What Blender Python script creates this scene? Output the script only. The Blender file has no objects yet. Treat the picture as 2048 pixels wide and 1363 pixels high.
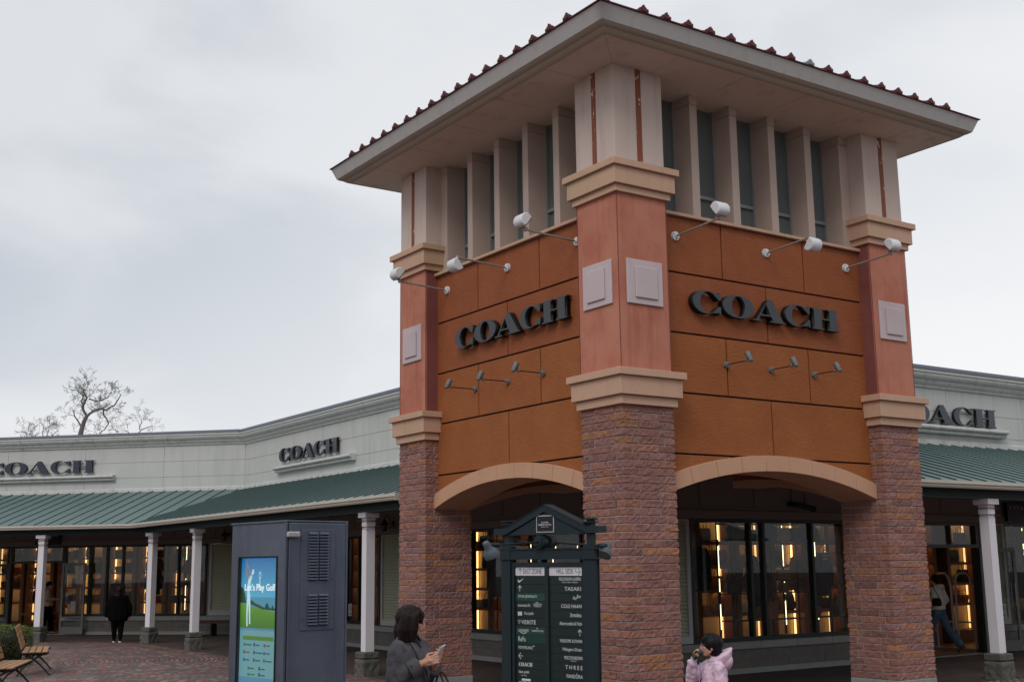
import bpy, bmesh, math, random
from mathutils import Vector, Matrix, noise
S = bpy.context.scene
COL = S.collection
R = math.radians
# ------------------------------------------------------------------ camera
cam_d = bpy.data.cameras.new('camera'); cam = bpy.data.objects.new('camera', cam_d); COL.objects.link(cam)
_r = Vector((0.8284498756647, -0.5599275363943662, -0.012327104221148267))
_u = Vector((-0.09290998393856398, -0.15910510617539764, 0.9828801046279507))
_f = Vector((0.5523029407813063, 0.8131215894171371, 0.18383346384178728))
CAMLOC = Vector((-9.023, -10.965, 1.95))
cam.matrix_world = Matrix(((_r.x, _u.x, -_f.x, CAMLOC.x), (_r.y, _u.y, -_f.y, CAMLOC.y), (_r.z, _u.z, -_f.z, CAMLOC.z), (0, 0, 0, 1)))
cam_d.sensor_width = 36.0; cam_d.lens = 42.1146; cam_d.clip_end = 600; cam_d.clip_start = .1
cam_d.dof.use_dof = True; cam_d.dof.focus_distance = 17.0; cam_d.dof.aperture_fstop = 5.0
S.camera = cam
# ------------------------------------------------------------------ sky + sun
SUN = Vector((-.75, -.55, .80)).normalized()
w = bpy.data.worlds.new('World'); S.world = w; w.use_nodes = True
nt = w.node_tree; nt.nodes.clear(); N = nt.nodes.new; L = nt.links.new
out = N('ShaderNodeOutputWorld'); mixs = N('ShaderNodeMixShader'); bg1 = N('ShaderNodeBackground'); bg2 = N('ShaderNodeBackground')
sky = N('ShaderNodeTexSky'); sky.sky_type = 'NISHITA'; sky.sun_disc = False
sky.sun_elevation = math.asin(SUN.z); sky.sun_rotation = math.atan2(SUN.x, SUN.y); sky.dust_density = 3.0
L(sky.outputs[0], bg1.inputs[0]); bg1.inputs[1].default_value = .10
tc = N('ShaderNodeTexCoord'); mp = N('ShaderNodeMapping'); mp.inputs['Scale'].default_value = (1.3, 1.3, 3.4); mp.inputs['Location'].default_value = (3.1, .7, .35)
L(tc.outputs['Generated'], mp.inputs[0])
nz = N('ShaderNodeTexNoise'); nz.inputs['Scale'].default_value = 1.6; nz.inputs['Detail'].default_value = 7; nz.inputs['Roughness'].default_value = .48; nz.inputs['Distortion'].default_value = .35
L(mp.outputs[0], nz.inputs['Vector'])
rp = N('ShaderNodeValToRGB'); rp.color_ramp.interpolation = 'EASE'
e = rp.color_ramp.elements; e[0].position = .38; e[0].color = (.50, .56, .63, 1); e[1].position = .60; e[1].color = (.79, .81, .84, 1)
L(nz.outputs[0], rp.inputs[0])
sep = N('ShaderNodeSeparateXYZ'); L(tc.outputs['Generated'], sep.inputs[0])
def mathn(op, a, b=None, c=None, tree=None, clamp=False):
    t = tree or nt
    n = t.nodes.new('ShaderNodeMath'); n.operation = op; n.use_clamp = clamp
    for i, v in enumerate((a, b, c)):
        if v is None: continue
        if isinstance(v, (int, float)): n.inputs[i].default_value = v
        else: t.links.new(v, n.inputs[i])
    return n.outputs[0]
dotn = N('ShaderNodeVectorMath'); dotn.operation = 'DOT_PRODUCT'; L(tc.outputs['Generated'], dotn.inputs[0]); dotn.inputs[1].default_value = (.93, .35, -.12)
glow = N('ShaderNodeMapRange'); glow.inputs[1].default_value = .45; glow.inputs[2].default_value = 1.0; glow.inputs[3].default_value = 0; glow.inputs[4].default_value = .8; L(dotn.outputs['Value'], glow.inputs[0])
hz = N('ShaderNodeMapRange'); hz.inputs[1].default_value = .30; hz.inputs[2].default_value = .02; hz.inputs[3].default_value = 0; hz.inputs[4].default_value = .5; L(sep.outputs[2], hz.inputs[0])
addf = mathn('ADD', glow.outputs[0], hz.outputs[0], clamp=True)
mx = N('ShaderNodeMixRGB'); mx.inputs[2].default_value = (1.0, 1.0, 1.01, 1); L(addf, mx.inputs[0]); L(rp.outputs[0], mx.inputs[1])
zen = N('ShaderNodeMapRange'); zen.inputs[1].default_value = .5; zen.inputs[2].default_value = .95; zen.inputs[3].default_value = .88; zen.inputs[4].default_value = 1.5; L(sep.outputs[2], zen.inputs[0])
L(mx.outputs[0], bg2.inputs[0]); L(zen.outputs[0], bg2.inputs[1])
mixs.inputs[0].default_value = .93; L(bg1.outputs[0], mixs.inputs[1]); L(bg2.outputs[0], mixs.inputs[2]); L(mixs.outputs[0], out.inputs[0])
sd = bpy.data.lights.new('sun', 'SUN'); sd.energy = .95; sd.angle = R(25); sd.color = (1, .97, .93)
so = bpy.data.objects.new('sun', sd); COL.objects.link(so); so.rotation_euler = SUN.to_track_quat('Z', 'Y').to_euler(); so.location = (0, 0, 40)
S.view_settings.view_transform = 'Standard'; S.view_settings.look = 'None'; S.view_settings.exposure = .14; S.view_settings.gamma = 1
S.render.engine = 'CYCLES'
try:
    S.cycles.use_denoising = True; S.cycles.transparent_max_bounces = 24; S.cycles.max_bounces = 7; S.cycles.sample_clamp_indirect = 4
except Exception: pass
# ------------------------------------------------------------------ helpers
CA, SA, CX0, CY0 = 0.8272, 0.5619, 1.3026, 14.1401
def W(X, Y):   # metres right of / ahead of the camera post -> plan position
    dx, dy = X - CX0, Y - CY0
    return (dx * CA + dy * SA, -dx * SA + dy * CA)
def tag(o, label=None, cat=None, group=None, kind=None):
    if label: o['label'] = label
    if cat: o['category'] = cat
    if group: o['group'] = group
    if kind: o['kind'] = kind
    return o
def empty(name, loc=(0, 0, 0), rz=0, label=None, cat=None, group=None):
    o = bpy.data.objects.new(name, None); COL.objects.link(o); o.location = loc; o.rotation_euler = (0, 0, rz); o.empty_display_size = .1
    return tag(o, label, cat, group)
def attach(o, parent):
    if parent is not None:
        o.parent = parent
        if parent.parent is None and parent.type == 'EMPTY':
            M = Matrix.Translation(parent.location) @ parent.rotation_euler.to_matrix().to_4x4()
            o.matrix_parent_inverse = M.inverted()
    return o
class MB:
    def __init__(s, M=None): s.v = []; s.f = []; s.m = []; s.sm = []; s.M = M; s.c = None
    def add(s, vs, fs, mi=0, sm=False):
        b = len(s.v)
        s.v += [tuple(s.M @ Vector(v)) if s.M is not None else tuple(v) for v in vs]
        for f in fs: s.f.append([b + i for i in f]); s.m.append(mi); s.sm.append(sm)
    def box(s, x0, x1, y0, y1, z0, z1, mi=0):
        s.add([(x0, y0, z0), (x1, y0, z0), (x1, y1, z0), (x0, y1, z0), (x0, y0, z1), (x1, y0, z1), (x1, y1, z1), (x0, y1, z1)],
              [(0, 3, 2, 1), (4, 5, 6, 7), (0, 1, 5, 4), (1, 2, 6, 5), (2, 3, 7, 6), (3, 0, 4, 7)], mi)
    def cyl(s, p0, p1, r0, r1=None, n=12, mi=0, caps=True):
        r1 = r0 if r1 is None else r1
        p0, p1 = Vector(p0), Vector(p1); d = (p1 - p0)
        if d.length < 1e-7: return
        q = d.to_track_quat('Z', 'Y'); ux, uy = q @ Vector((1, 0, 0)), q @ Vector((0, 1, 0))
        vs = []
        for p, r in ((p0, r0), (p1, r1)):
            for i in range(n):
                a = 2 * math.pi * i / n; vs.append(p + ux * r * math.cos(a) + uy * r * math.sin(a))
        s.add(vs, [(i, (i + 1) % n, n + (i + 1) % n, n + i) for i in range(n)], mi, True)
        if caps: s.add(vs, [list(range(n))[::-1], list(range(n, 2 * n))], mi)
    def tube(s, pts, r, n=8, mi=0):
        rr = r if isinstance(r, (list, tuple)) else [r] * len(pts)
        P = [Vector(p) for p in pts]; vs = []; up = None
        for i, p in enumerate(P):
            t = (P[min(i + 1, len(P) - 1)] - P[max(i - 1, 0)]).normalized()
            if up is None:
                up = Vector((0, 0, 1)) if abs(t.z) < .9 else Vector((1, 0, 0))
            a = t.cross(up).normalized(); up = a.cross(t).normalized()
            for k in range(n):
                th = 2 * math.pi * k / n; vs.append(p + (a * math.cos(th) + up * math.sin(th)) * rr[i])
        fs = []
        for i in range(len(P) - 1):
            for k in range(n): fs.append((i * n + k, i * n + (k + 1) % n, (i + 1) * n + (k + 1) % n, (i + 1) * n + k))
        s.add(vs, fs, mi, True); s.add(vs, [list(range(n))[::-1], list(range((len(P) - 1) * n, len(P) * n))], mi)
    def ell(s, c, r, n=16, m=10, mi=0, rot=None):
        vs = []; c = Vector(c); r = (r, r, r) if isinstance(r, (int, float)) else r
        for j in range(m + 1):
            ph = math.pi * j / m
            for i in range(n):
                th = 2 * math.pi * i / n
                v = Vector((math.sin(ph) * math.cos(th) * r[0], math.sin(ph) * math.sin(th) * r[1], math.cos(ph) * r[2]))
                if rot is not None: v = rot @ v
                vs.append(c + v)
        fs = []
        for j in range(m):
            for i in range(n):
                a, b, cc, d = j * n + i, j * n + (i + 1) % n, (j + 1) * n + (i + 1) % n, (j + 1) * n + i
                if j == 0: fs.append((a, d, cc))
                elif j == m - 1: fs.append((a, d, b))
                else: fs.append((a, d, cc, b))
        s.add(vs, fs, mi, True)
    def cap(s, p0, r0, p1, r1, n=14):
        s.cyl(p0, p1, r0, r1, n); s.ell(p0, r0, n, 8); s.ell(p1, r1, n, 8)
    def chain(s, pts, rs, n=12):
        for i in range(len(pts) - 1): s.cap(pts[i], rs[i], pts[i + 1], rs[i + 1], n)
    def loft(s, rings, mi=0, sm=True, closed=True):   # rings: lists of equal length points
        n = len(rings[0]); vs = [p for r in rings for p in r]; fs = []
        for j in range(len(rings) - 1):
            for i in range(n if closed else n - 1): fs.append((j * n + i, j * n + (i + 1) % n, (j + 1) * n + (i + 1) % n, (j + 1) * n + i))
        s.add(vs, fs, mi, sm)
        if closed: s.add(vs, [list(range(n))[::-1], list(range((len(rings) - 1) * n, len(rings) * n))], mi, False)
    def torso(s, secs, n=20):  # secs: (cx,cy,z,rx,ry)
        s.loft([[Vector((cx + rx * math.cos(2 * math.pi * i / n), cy + ry * math.sin(2 * math.pi * i / n), z)) for i in range(n)] for cx, cy, z, rx, ry in secs])
    def prism(s, poly, f0, f1, mi=0, sm=False):   # poly 2-D list, f0/f1 map (u,v)->3-D point
        n = len(poly); a = [f0(*p) for p in poly]; b = [f1(*p) for p in poly]
        s.add(a + b, [list(range(n))[::-1], list(range(n, 2 * n))] + [(i, (i + 1) % n, n + (i + 1) % n, n + i) for i in range(n)], mi, sm)
    def build(s, name, mats, parent=None, recalc=True, bevel=0, doubles=False):
        me = bpy.data.meshes.new(name); me.from_pydata(s.v, [], s.f)
        if not isinstance(mats, (list, tuple)): mats = [mats]
        for m in mats: me.materials.append(m)
        for i, p in enumerate(me.polygons): p.material_index = s.m[i]; p.use_smooth = s.sm[i]
        if s.c is not None:
            at = me.color_attributes.new('tone', 'FLOAT_COLOR', 'CORNER'); k = 0
            for p, c in zip(me.polygons, s.c):
                for _ in p.loop_indices: at.data[k].color = (*c, 1); k += 1
        if recalc or bevel or doubles:
            bm = bmesh.new(); bm.from_mesh(me)
            if doubles: bmesh.ops.remove_doubles(bm, verts=bm.verts, dist=1e-5)
            bmesh.ops.recalc_face_normals(bm, faces=bm.faces)
            if bevel:
                es = [e for e in bm.edges if len(e.link_faces) == 2 and e.calc_face_angle(0) > .6]
                bmesh.ops.bevel(bm, geom=es, offset=bevel, segments=1, affect='EDGES')
            bm.to_mesh(me); bm.free()
        o = bpy.data.objects.new(name, me); COL.objects.link(o)
        return attach(o, parent)
TMP = bpy.data.scenes.new('tmp')
def evaluated(o):
    """mesh of a modifier stack, curve or text object, evaluated alone in a scratch scene"""
    TMP.collection.objects.link(o); TMP.view_layers[0].update(); dg = TMP.view_layers[0].depsgraph
    me = bpy.data.meshes.new_from_object(o.evaluated_get(dg)); TMP.collection.objects.unlink(o); return me
def organic(name, mb, mat, parent=None, vox=.006, smooth=4, disp=None, trim=None):
    """union of all shapes in mb as ONE continuous skin"""
    o = mb.build(name + '_t', [mat], None)
    md = o.modifiers.new('r', 'REMESH'); md.mode = 'VOXEL'; md.voxel_size = vox
    if smooth: sm = o.modifiers.new('s', 'SMOOTH'); sm.iterations = smooth; sm.factor = .5
    COL.objects.unlink(o); me = evaluated(o); me.name = name
    bpy.data.objects.remove(o)
    if disp:
        ns = [v.normal.copy() for v in me.vertices]; out = []
        for v, nn in zip(me.vertices, ns):
            c = v.co.copy(); a = 0
            for amp, fx, fz in disp: a += amp * noise.noise(Vector((c.x * fx, c.y * fx, c.z * fz)))
            out += list(c + nn * a)
        me.vertices.foreach_set('co', out)
    me.polygons.foreach_set('use_smooth', [True] * len(me.polygons))
    if not me.materials: me.materials.append(mat)
    o = bpy.data.objects.new(name, me); COL.objects.link(o)
    return attach(o, parent)
def copy_tree(o, parent=None):
    c = o.copy(); COL.objects.link(c)
    if parent is not None: c.parent = parent
    for ch in list(o.children): copy_tree(ch, c)
    return c
# ------------------------------------------------------------------ materials
def pm(name, base, rough=.6, metal=0.0, spec=.22, var=None, bump=None, streak=None, emit=None, coat=0, attr=False, sheen=0, stain=None):
    m = bpy.data.materials.new(name); m.use_nodes = True; t = m.node_tree; b = t.nodes['Principled BSDF']
    b.inputs['Base Color'].default_value = (*base, 1); b.inputs['Roughness'].default_value = rough; b.inputs['Metallic'].default_value = metal
    b.inputs['Specular IOR Level'].default_value = spec
    if coat: b.inputs['Coat Weight'].default_value = coat
    if sheen: b.inputs['Sheen Weight'].default_value = sheen
    tcn = t.nodes.new('ShaderNodeTexCoord'); cur = None
    if attr:
        at = t.nodes.new('ShaderNodeAttribute'); at.attribute_name = 'tone'; cur = at.outputs['Color']
    def mix(fac, col, cur, typ='MIX'):
        x = t.nodes.new('ShaderNodeMixRGB'); x.blend_type = typ
        if isinstance(fac, float): x.inputs[0].default_value = fac
        else: t.links.new(fac, x.inputs[0])
        if cur is None: x.inputs[1].default_value = (*base, 1)
        else: t.links.new(cur, x.inputs[1])
        x.inputs[2].default_value = (*col, 1); return x.outputs[0]
    def nzf(scale, lo, hi, amt, sc=(1, 1, 1), det=6):
        mpn = t.nodes.new('ShaderNodeMapping'); mpn.inputs['Scale'].default_value = sc; t.links.new(tcn.outputs['Object'], mpn.inputs[0])
        n = t.nodes.new('ShaderNodeTexNoise'); n.inputs['Scale'].default_value = scale; n.inputs['Detail'].default_value = det; n.inputs['Roughness'].default_value = .6
        t.links.new(mpn.outputs[0], n.inputs['Vector'])
        r = t.nodes.new('ShaderNodeMapRange'); r.inputs[1].default_value = lo; r.inputs[2].default_value = hi; r.inputs[3].default_value = 0; r.inputs[4].default_value = amt
        t.links.new(n.outputs[0], r.inputs[0]); return r.outputs[0], n.outputs[0]
    for v in (var or []):   # (scale, lo, hi, amount, colour[, stretch])
        f, _ = nzf(v[0], v[1], v[2], v[3], v[5] if len(v) > 5 else (1, 1, 1)); cur = mix(f, v[4], cur)
    if streak:
        f, _ = nzf(streak[0], streak[1], streak[2], streak[3], (1, 1, .12)); cur = mix(f, streak[4], cur)
    if cur is not None: t.links.new(cur, b.inputs['Base Color'])
    if bump:
        prev = None
        for bs, st, dist, sc in bump:
            _, h = nzf(bs, 0, 1, 1, sc, 5)
            bn = t.nodes.new('ShaderNodeBump'); bn.inputs['Strength'].default_value = st; bn.inputs['Distance'].default_value = dist
            t.links.new(h, bn.inputs['Height'])
            if prev: t.links.new(prev, bn.inputs['Normal'])
            prev = bn.outputs[0]
        t.links.new(prev, b.inputs['Normal'])
    if emit:
        b.inputs['Emission Color'].default_value = (*emit[0], 1); b.inputs['Emission Strength'].default_value = emit[1]
    return m
def glass_mat(name, tint=(.9, .93, .92), lo=.03, hi=.75, rough=.0):
    m = bpy.data.materials.new(name); m.use_nodes = True; t = m.node_tree; t.nodes.clear()
    o = t.nodes.new('ShaderNodeOutputMaterial'); mx = t.nodes.new('ShaderNodeMixShader'); tr = t.nodes.new('ShaderNodeBsdfTransparent'); gl = t.nodes.new('ShaderNodeBsdfGlossy')
    tr.inputs[0].default_value = (*tint, 1); gl.inputs['Roughness'].default_value = rough; gl.inputs[0].default_value = (1, 1, 1, 1)
    ge = t.nodes.new('ShaderNodeNewGeometry'); dt = t.nodes.new('ShaderNodeVectorMath'); dt.operation = 'DOT_PRODUCT'
    t.links.new(ge.outputs['Incoming'], dt.inputs[0]); t.links.new(ge.outputs['Normal'], dt.inputs[1])
    c1 = mathn('SUBTRACT', 1.0, mathn('ABSOLUTE', dt.outputs['Value'], tree=t), tree=t, clamp=True)
    fac = mathn('ADD', mathn('MULTIPLY', mathn('POWER', c1, 5.0, tree=t), hi, tree=t), lo, tree=t)
    t.links.new(fac, mx.inputs[0]); t.links.new(tr.outputs[0], mx.inputs[1]); t.links.new(gl.outputs[0], mx.inputs[2]); t.links.new(mx.outputs[0], o.inputs[0])
    return m
I1 = (1, 1, 1)
M = {}
M['brick'] = pm('rough_brick', (.3, .14, .1), .88, attr=True, var=[(9, .45, .8, .4, (.12, .065, .055)), (30, .45, .8, .35, (.36, .20, .14)), (2.2, .5, .8, .2, (.33, .17, .13))], bump=[(60, .55, .012, I1), (210, .4, .005, I1)])
M['garment'] = pm('dark_cloth', (.015, .015, .018), .9); M['garment2'] = pm('rust_cloth', (.16, .045, .025), .9)
M['mortar'] = pm('mortar', (.26, .25, .24), .95, var=[(14, .4, .7, .5, (.15, .14, .13))])
M['concrete'] = pm('concrete', (.27, .27, .26), .9, var=[(3, .35, .7, .6, (.17, .17, .165)), (30, .4, .8, .3, (.36, .36, .34))], bump=[(60, .3, .004, I1)])
M['salmon'] = pm('salmon_render', (.46, .185, .125), .8, var=[(1.6, .45, .62, .55, (.36, .10, .062)), (.7, .48, .65, .5, (.50, .22, .15)), (5, .5, .7, .25, (.42, .13, .085))], streak=(4.5, .52, .66, .55, (.33, .085, .055)), bump=[(90, .35, .004, I1), (9, .25, .01, I1)])
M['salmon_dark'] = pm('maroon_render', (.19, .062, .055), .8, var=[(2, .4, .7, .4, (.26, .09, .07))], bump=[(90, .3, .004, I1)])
M['rust'] = pm('rust_panel', (.275, .082, .030), .75, var=[(1.3, .44, .64, .40, (.21, .058, .027)), (3.5, .5, .68, .3, (.33, .115, .05))], streak=(4, .55, .8, .25, (.34, .14, .07)), bump=[(16, .5, .02, (1, 1, 2.2)), (70, .3, .004, I1)])
M['amber'] = pm('amber_panel', (.305, .100, .030), .75, var=[(1.5, .45, .62, .40, (.23, .064, .022)), (3, .5, .66, .35, (.37, .14, .045)), (.6, .5, .6, .4, (.26, .075, .025))], streak=(4, .52, .8, .4, (.24, .075, .028)), bump=[(16, .5, .02, (1, 1, 2.2)), (70, .3, .004, I1)])
M['joint'] = pm('dark_joint', (.016, .015, .018), .9)
M['cap'] = pm('beige_cap', (.52, .325, .23), .75, streak=(7, .54, .66, .35, (.40, .28, .19)), var=[(1.7, .5, .62, .5, (.44, .33, .19)), (.8, .5, .8, .3, (.56, .38, .29))], bump=[(70, .2, .003, I1)])
M['arch'] = pm('tan_arch_trim', (.52, .30, .19), .75, var=[(2.0, .45, .75, .4, (.40, .24, .15))], bump=[(50, .2, .004, I1)])
M['cream'] = pm('pinkish_render', (.56, .455, .405), .8, var=[(1.4, .42, .75, .4, (.47, .36, .31)), (6, .55, .8, .2, (.50, .42, .37))], streak=(6, .52, .68, .45, (.42, .32, .27)), bump=[(80, .2, .003, I1)])
M['fin'] = pm('taupe_fin', (.48, .37, .32), .8, var=[(1.4, .42, .75, .3, (.32, .23, .19))], bump=[(80, .2, .003, I1)])
M['stripe'] = pm('brown_stripe', (.23, .075, .038), .7, var=[(13, .60, .64, 1, (.62, .6, .6), (1, 1, .6))])
M['medal'] = pm('pale_medallion', (.53, .44, .455), .75, var=[(3, .4, .75, .4, (.47, .375, .38))], bump=[(60, .15, .003, I1)])
M['fascia'] = pm('grey_fascia', (.45, .43, .415), .6, var=[(1.2, .4, .75, .3, (.38, .365, .345))], streak=(5, .52, .68, .4, (.33, .31, .27)))
M['fascia_low'] = pm('buff_moulding', (.40, .345, .285), .6, var=[(2.2, .4, .75, .3, (.33, .28, .22))])
M['soffit'] = pm('soffit_board', (.68, .585, .51), .8, var=[(.9, .4, .7, .4, (.60, .50, .43)), (3, .56, .70, .5, (.44, .35, .29))])
M['rooftile'] = pm('maroon_tile', (.11, .028, .03), .6, var=[(30, .45, .7, .6, (.05, .015, .018))], bump=[(60, .5, .01, I1)])
M['greytile'] = pm('grey_tile', (.20, .24, .27), .6, var=[(30, .45, .7, .6, (.10, .12, .14))], bump=[(60, .5, .01, I1)])
M['roofdark'] = pm('roof_dark', (.06, .045, .04), .8)
M['towerglass'] = pm('tower_glass', (.13, .155, .155), .16, spec=.6, var=[(1.2, .4, .7, .4, (.10, .125, .125))])
M['alu'] = pm('alu_frame', (.28, .29, .29), .45, .3)
M['letter'] = pm('charcoal_letter', (.048, .054, .062), .5, spec=.4, var=[(3, .4, .7, .4, (.038, .043, .05))])
M['letterside'] = pm('letter_return', (.012, .013, .015), .5)
M['letter2'] = pm('navy_letter', (.022, .028, .042), .3, spec=.5, var=[(1.5, .5, .7, .4, (.03, .05, .10))])
M['white'] = pm('white_fitting', (.66, .66, .68), .45, var=[(6, .45, .75, .3, (.5, .5, .5))])
M['steel'] = pm('steel_rod', (.38, .36, .33), .4, .4)
M['greyfit'] = pm('grey_spot', (.17, .175, .18), .5, .1)
M['darkrod'] = pm('dark_rod', (.035, .035, .037), .5, .3)
M['parapet'] = pm('pale_siding', (.51, .51, .49), .85, var=[(1.1, .42, .72, .4, (.41, .425, .41)), (7, .55, .8, .15, (.56, .54, .47))], streak=(4, .53, .68, .35, (.36, .37, .33)), bump=[(55, .3, .004, (1, 1, 1.5))])
M['parjoint'] = pm('siding_joint', (.50, .49, .38), .9)
M['cornice'] = pm('pale_cornice', (.55, .55, .53), .7, var=[(2, .42, .72, .4, (.46, .46, .44))], streak=(8, .52, .66, .5, (.33, .33, .28)))
M['flash'] = pm('blue_grey_flashing', (.15, .175, .215), .4, .3)
M['awning'] = pm('green_metal_roof', (.095, .145, .138), .42, spec=.5, var=[(1.3, .4, .7, .5, (.078, .13, .122)), (6, .5, .8, .2, (.13, .19, .18))])
M['awnseam'] = pm('green_seam', (.075, .118, .112), .5)
M['gutter'] = pm('cream_gutter', (.52, .48, .42), .55, var=[(3, .45, .75, .35, (.44, .39, .32))])
M['beam'] = pm('dark_green_beam', (.018, .035, .035), .5)
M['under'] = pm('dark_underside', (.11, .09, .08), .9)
M['tanwall'] = pm('taupe_wall', (.215, .175, .155), .85, var=[(1.5, .4, .7, .3, (.18, .145, .13))])
M['frame'] = pm('black_green_frame', (.008, .015, .014), .4, spec=.3)
M['doorgrey'] = pm('grey_door_frame', (.17, .16, .155), .45, .3)
M['shutter'] = pm('sage_louvre', (.46, .47, .34), .7, var=[(3, .4, .7, .3, (.40, .41, .29))])
M['shutframe'] = pm('pale_shutter_frame', (.46, .45, .45), .7, var=[(3, .4, .7, .3, (.40, .40, .40))])
M['blockw'] = pm('split_block', (.17, .155, .14), .92, var=[(6, .4, .7, .6, (.11, .10, .09)), (40, .5, .8, .3, (.24, .22, .2))], bump=[(30, .6, .02, I1), (110, .3, .006, I1)])
M['sill'] = pm('grey_sill', (.30, .295, .285), .85, var=[(4, .4, .7, .4, (.22, .215, .21))], bump=[(60, .2, .004, I1)])
M['post'] = pm('white_post', (.68, .65, .68), .6, var=[(2, .4, .75, .3, (.60, .57, .60)), (26, .68, .72, .5, (.3, .25, .22))])
M['stone'] = pm('post_stone', (.115, .11, .095), .95, var=[(8, .4, .7, .6, (.075, .075, .065)), (45, .5, .8, .3, (.22, .21, .19))], bump=[(22, .8, .03, I1), (90, .4, .008, I1)])
M['glass'] = glass_mat('shop_glass', lo=.02, hi=.42)
M['wood'] = pm('warm_wood', (.30, .13, .055), .5, var=[(2, .4, .7, .5, (.22, .09, .04), (1, 1, .2))])
M['woodfloor'] = pm('shop_floor', (.22, .12, .07), .4, var=[(2, .4, .7, .5, (.16, .085, .05))])
M['nichepanel'] = pm('niche_panel', (.62, .47, .27), .6, var=[(1.2, .4, .7, .4, (.5, .36, .2))])
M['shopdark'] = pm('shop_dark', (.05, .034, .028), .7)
M['blackmetal'] = pm('black_metal', (.012, .012, .013), .4, .2)
M['led'] = pm('led_strip', (.9, .8, .6), .5, emit=((1, .78, .45), 3.6))
M['led_warm'] = pm('warm_strip', (.9, .7, .4), .5, emit=((1, .58, .22), 2.8))
M['led_dim'] = pm('dim_warm_strip', (.9, .7, .4), .5, emit=((1, .58, .22), 1.3)); M['led_shelf'] = pm('shelf_strip', (.9, .7, .4), .5, emit=((1, .62, .27), 5.5))
M['lamp'] = pm('ceiling_spot', (.9, .8, .6), .5, emit=((1, .68, .38), 5))
# ------------------------------------------------------------------ ground
HX, HY = W(-11.75, 26.0)      # centre of the round planter
def paver(name, polar, cols, bw, bh, mort, mw=.045, bumpd=.004):
    m = bpy.data.materials.new(name); m.use_nodes = True; t = m.node_tree; b = t.nodes['Principled BSDF']; b.inputs['Roughness'].default_value = .8; b.inputs['Specular IOR Level'].default_value = .35
    tcn = t.nodes.new('ShaderNodeTexCoord'); sp = t.nodes.new('ShaderNodeSeparateXYZ'); t.links.new(tcn.outputs['Object'], sp.inputs[0])
    mn = lambda op, a, b=None, c=None, cl=False: mathn(op, a, b, c, t, cl)
    if polar:
        dx = mn('SUBTRACT', sp.outputs[0], HX); dy = mn('SUBTRACT', sp.outputs[1], HY)
        r = mn('SQRT', mn('ADD', mn('MULTIPLY', dx, dx), mn('MULTIPLY', dy, dy))); th = mn('ARCTAN2', dy, dx)
        ring = mn('FLOOR', mn('DIVIDE', r, 2.4)); ppr = mn('ADD', mn('MULTIPLY', mn('ADD', ring, .5), 2.4 * 6.28318 / bw / 6.28318), 0)
        u = mn('MULTIPLY', th, mn('ROUND', ppr)); v = mn('DIVIDE', r, bh)
    else:
        u = mn('DIVIDE', mn('ADD', sp.outputs[0], mn('MULTIPLY', sp.outputs[1], .0)), bw); v = mn('DIVIDE', sp.outputs[1], bh)
    row = mn('FLOOR', v); u2 = mn('ADD', u, mn('MULTIPLY', mn('MODULO', row, 2), .5)); cell = mn('FLOOR', u2)
    cb = t.nodes.new('ShaderNodeCombineXYZ'); t.links.new(cell, cb.inputs[0]); t.links.new(row, cb.inputs[1])
    wn = t.nodes.new('ShaderNodeTexWhiteNoise'); t.links.new(cb.outputs[0], wn.inputs['Vector'])
    rp = t.nodes.new('ShaderNodeValToRGB'); rp.color_ramp.interpolation = 'CONSTANT'
    for i, (p, c) in enumerate(cols):
        el = rp.color_ramp.elements[i] if i < 2 else rp.color_ramp.elements.new(p)
        el.position = p; el.color = (*c, 1)
    t.links.new(wn.outputs['Value'], rp.inputs[0])
    fu = mn('SUBTRACT', u2, cell); fv = mn('SUBTRACT', v, row)
    eu = mn('MINIMUM', fu, mn('SUBTRACT', 1.0, fu)); ev = mn('MINIMUM', fv, mn('SUBTRACT', 1.0, fv))
    e = mn('MINIMUM', mn('MULTIPLY', eu, bw / bh), ev); mk = t.nodes.new('ShaderNodeMapRange'); mk.inputs[1].default_value = mw * .6; mk.inputs[2].default_value = mw * 1.6; t.links.new(e, mk.inputs[0])
    x = t.nodes.new('ShaderNodeMixRGB'); t.links.new(mk.outputs[0], x.inputs[0]); x.inputs[1].default_value = (*mort, 1); t.links.new(rp.outputs[0], x.inputs[2])
    n = t.nodes.new('ShaderNodeTexNoise'); n.inputs['Scale'].default_value = .9; n.inputs['Detail'].default_value = 8; t.links.new(tcn.outputs['Object'], n.inputs['Vector'])
    mr = t.nodes.new('ShaderNodeMapRange'); mr.inputs[1].default_value = .35; mr.inputs[2].default_value = .7; mr.inputs[3].default_value = .75; mr.inputs[4].default_value = 1.1; t.links.new(n.outputs[0], mr.inputs[0])
    x2 = t.nodes.new('ShaderNodeMixRGB'); x2.blend_type = 'MULTIPLY'; x2.inputs[0].default_value = 1; t.links.new(x.outputs[0], x2.inputs[1]); t.links.new(mr.outputs[0], x2.inputs[2])
    t.links.new(x2.outputs[0], b.inputs['Base Color'])
    bn = t.nodes.new('ShaderNodeBump'); bn.inputs['Strength'].default_value = .6; bn.inputs['Distance'].default_value = bumpd; t.links.new(mk.outputs[0], bn.inputs['Height']); t.links.new(bn.outputs[0], b.inputs['Normal'])
    return m
PV = paver('plaza_pavers', True, [(0, (.20, .085, .075)), (.3, (.14, .10, .09)), (.5, (.26, .20, .16)), (.72, (.11, .095, .095)), (.88, (.27, .11, .09))], .21, .105, (.035, .03, .028), mw=.10, bumpd=.008)
PC = paver('colonnade_pavers', False, [(0, (.085, .05, .045)), (.35, (.065, .048, .045)), (.65, (.10, .065, .055)), (.85, (.055, .045, .043))], .21, .105, (.035, .03, .028))
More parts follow.
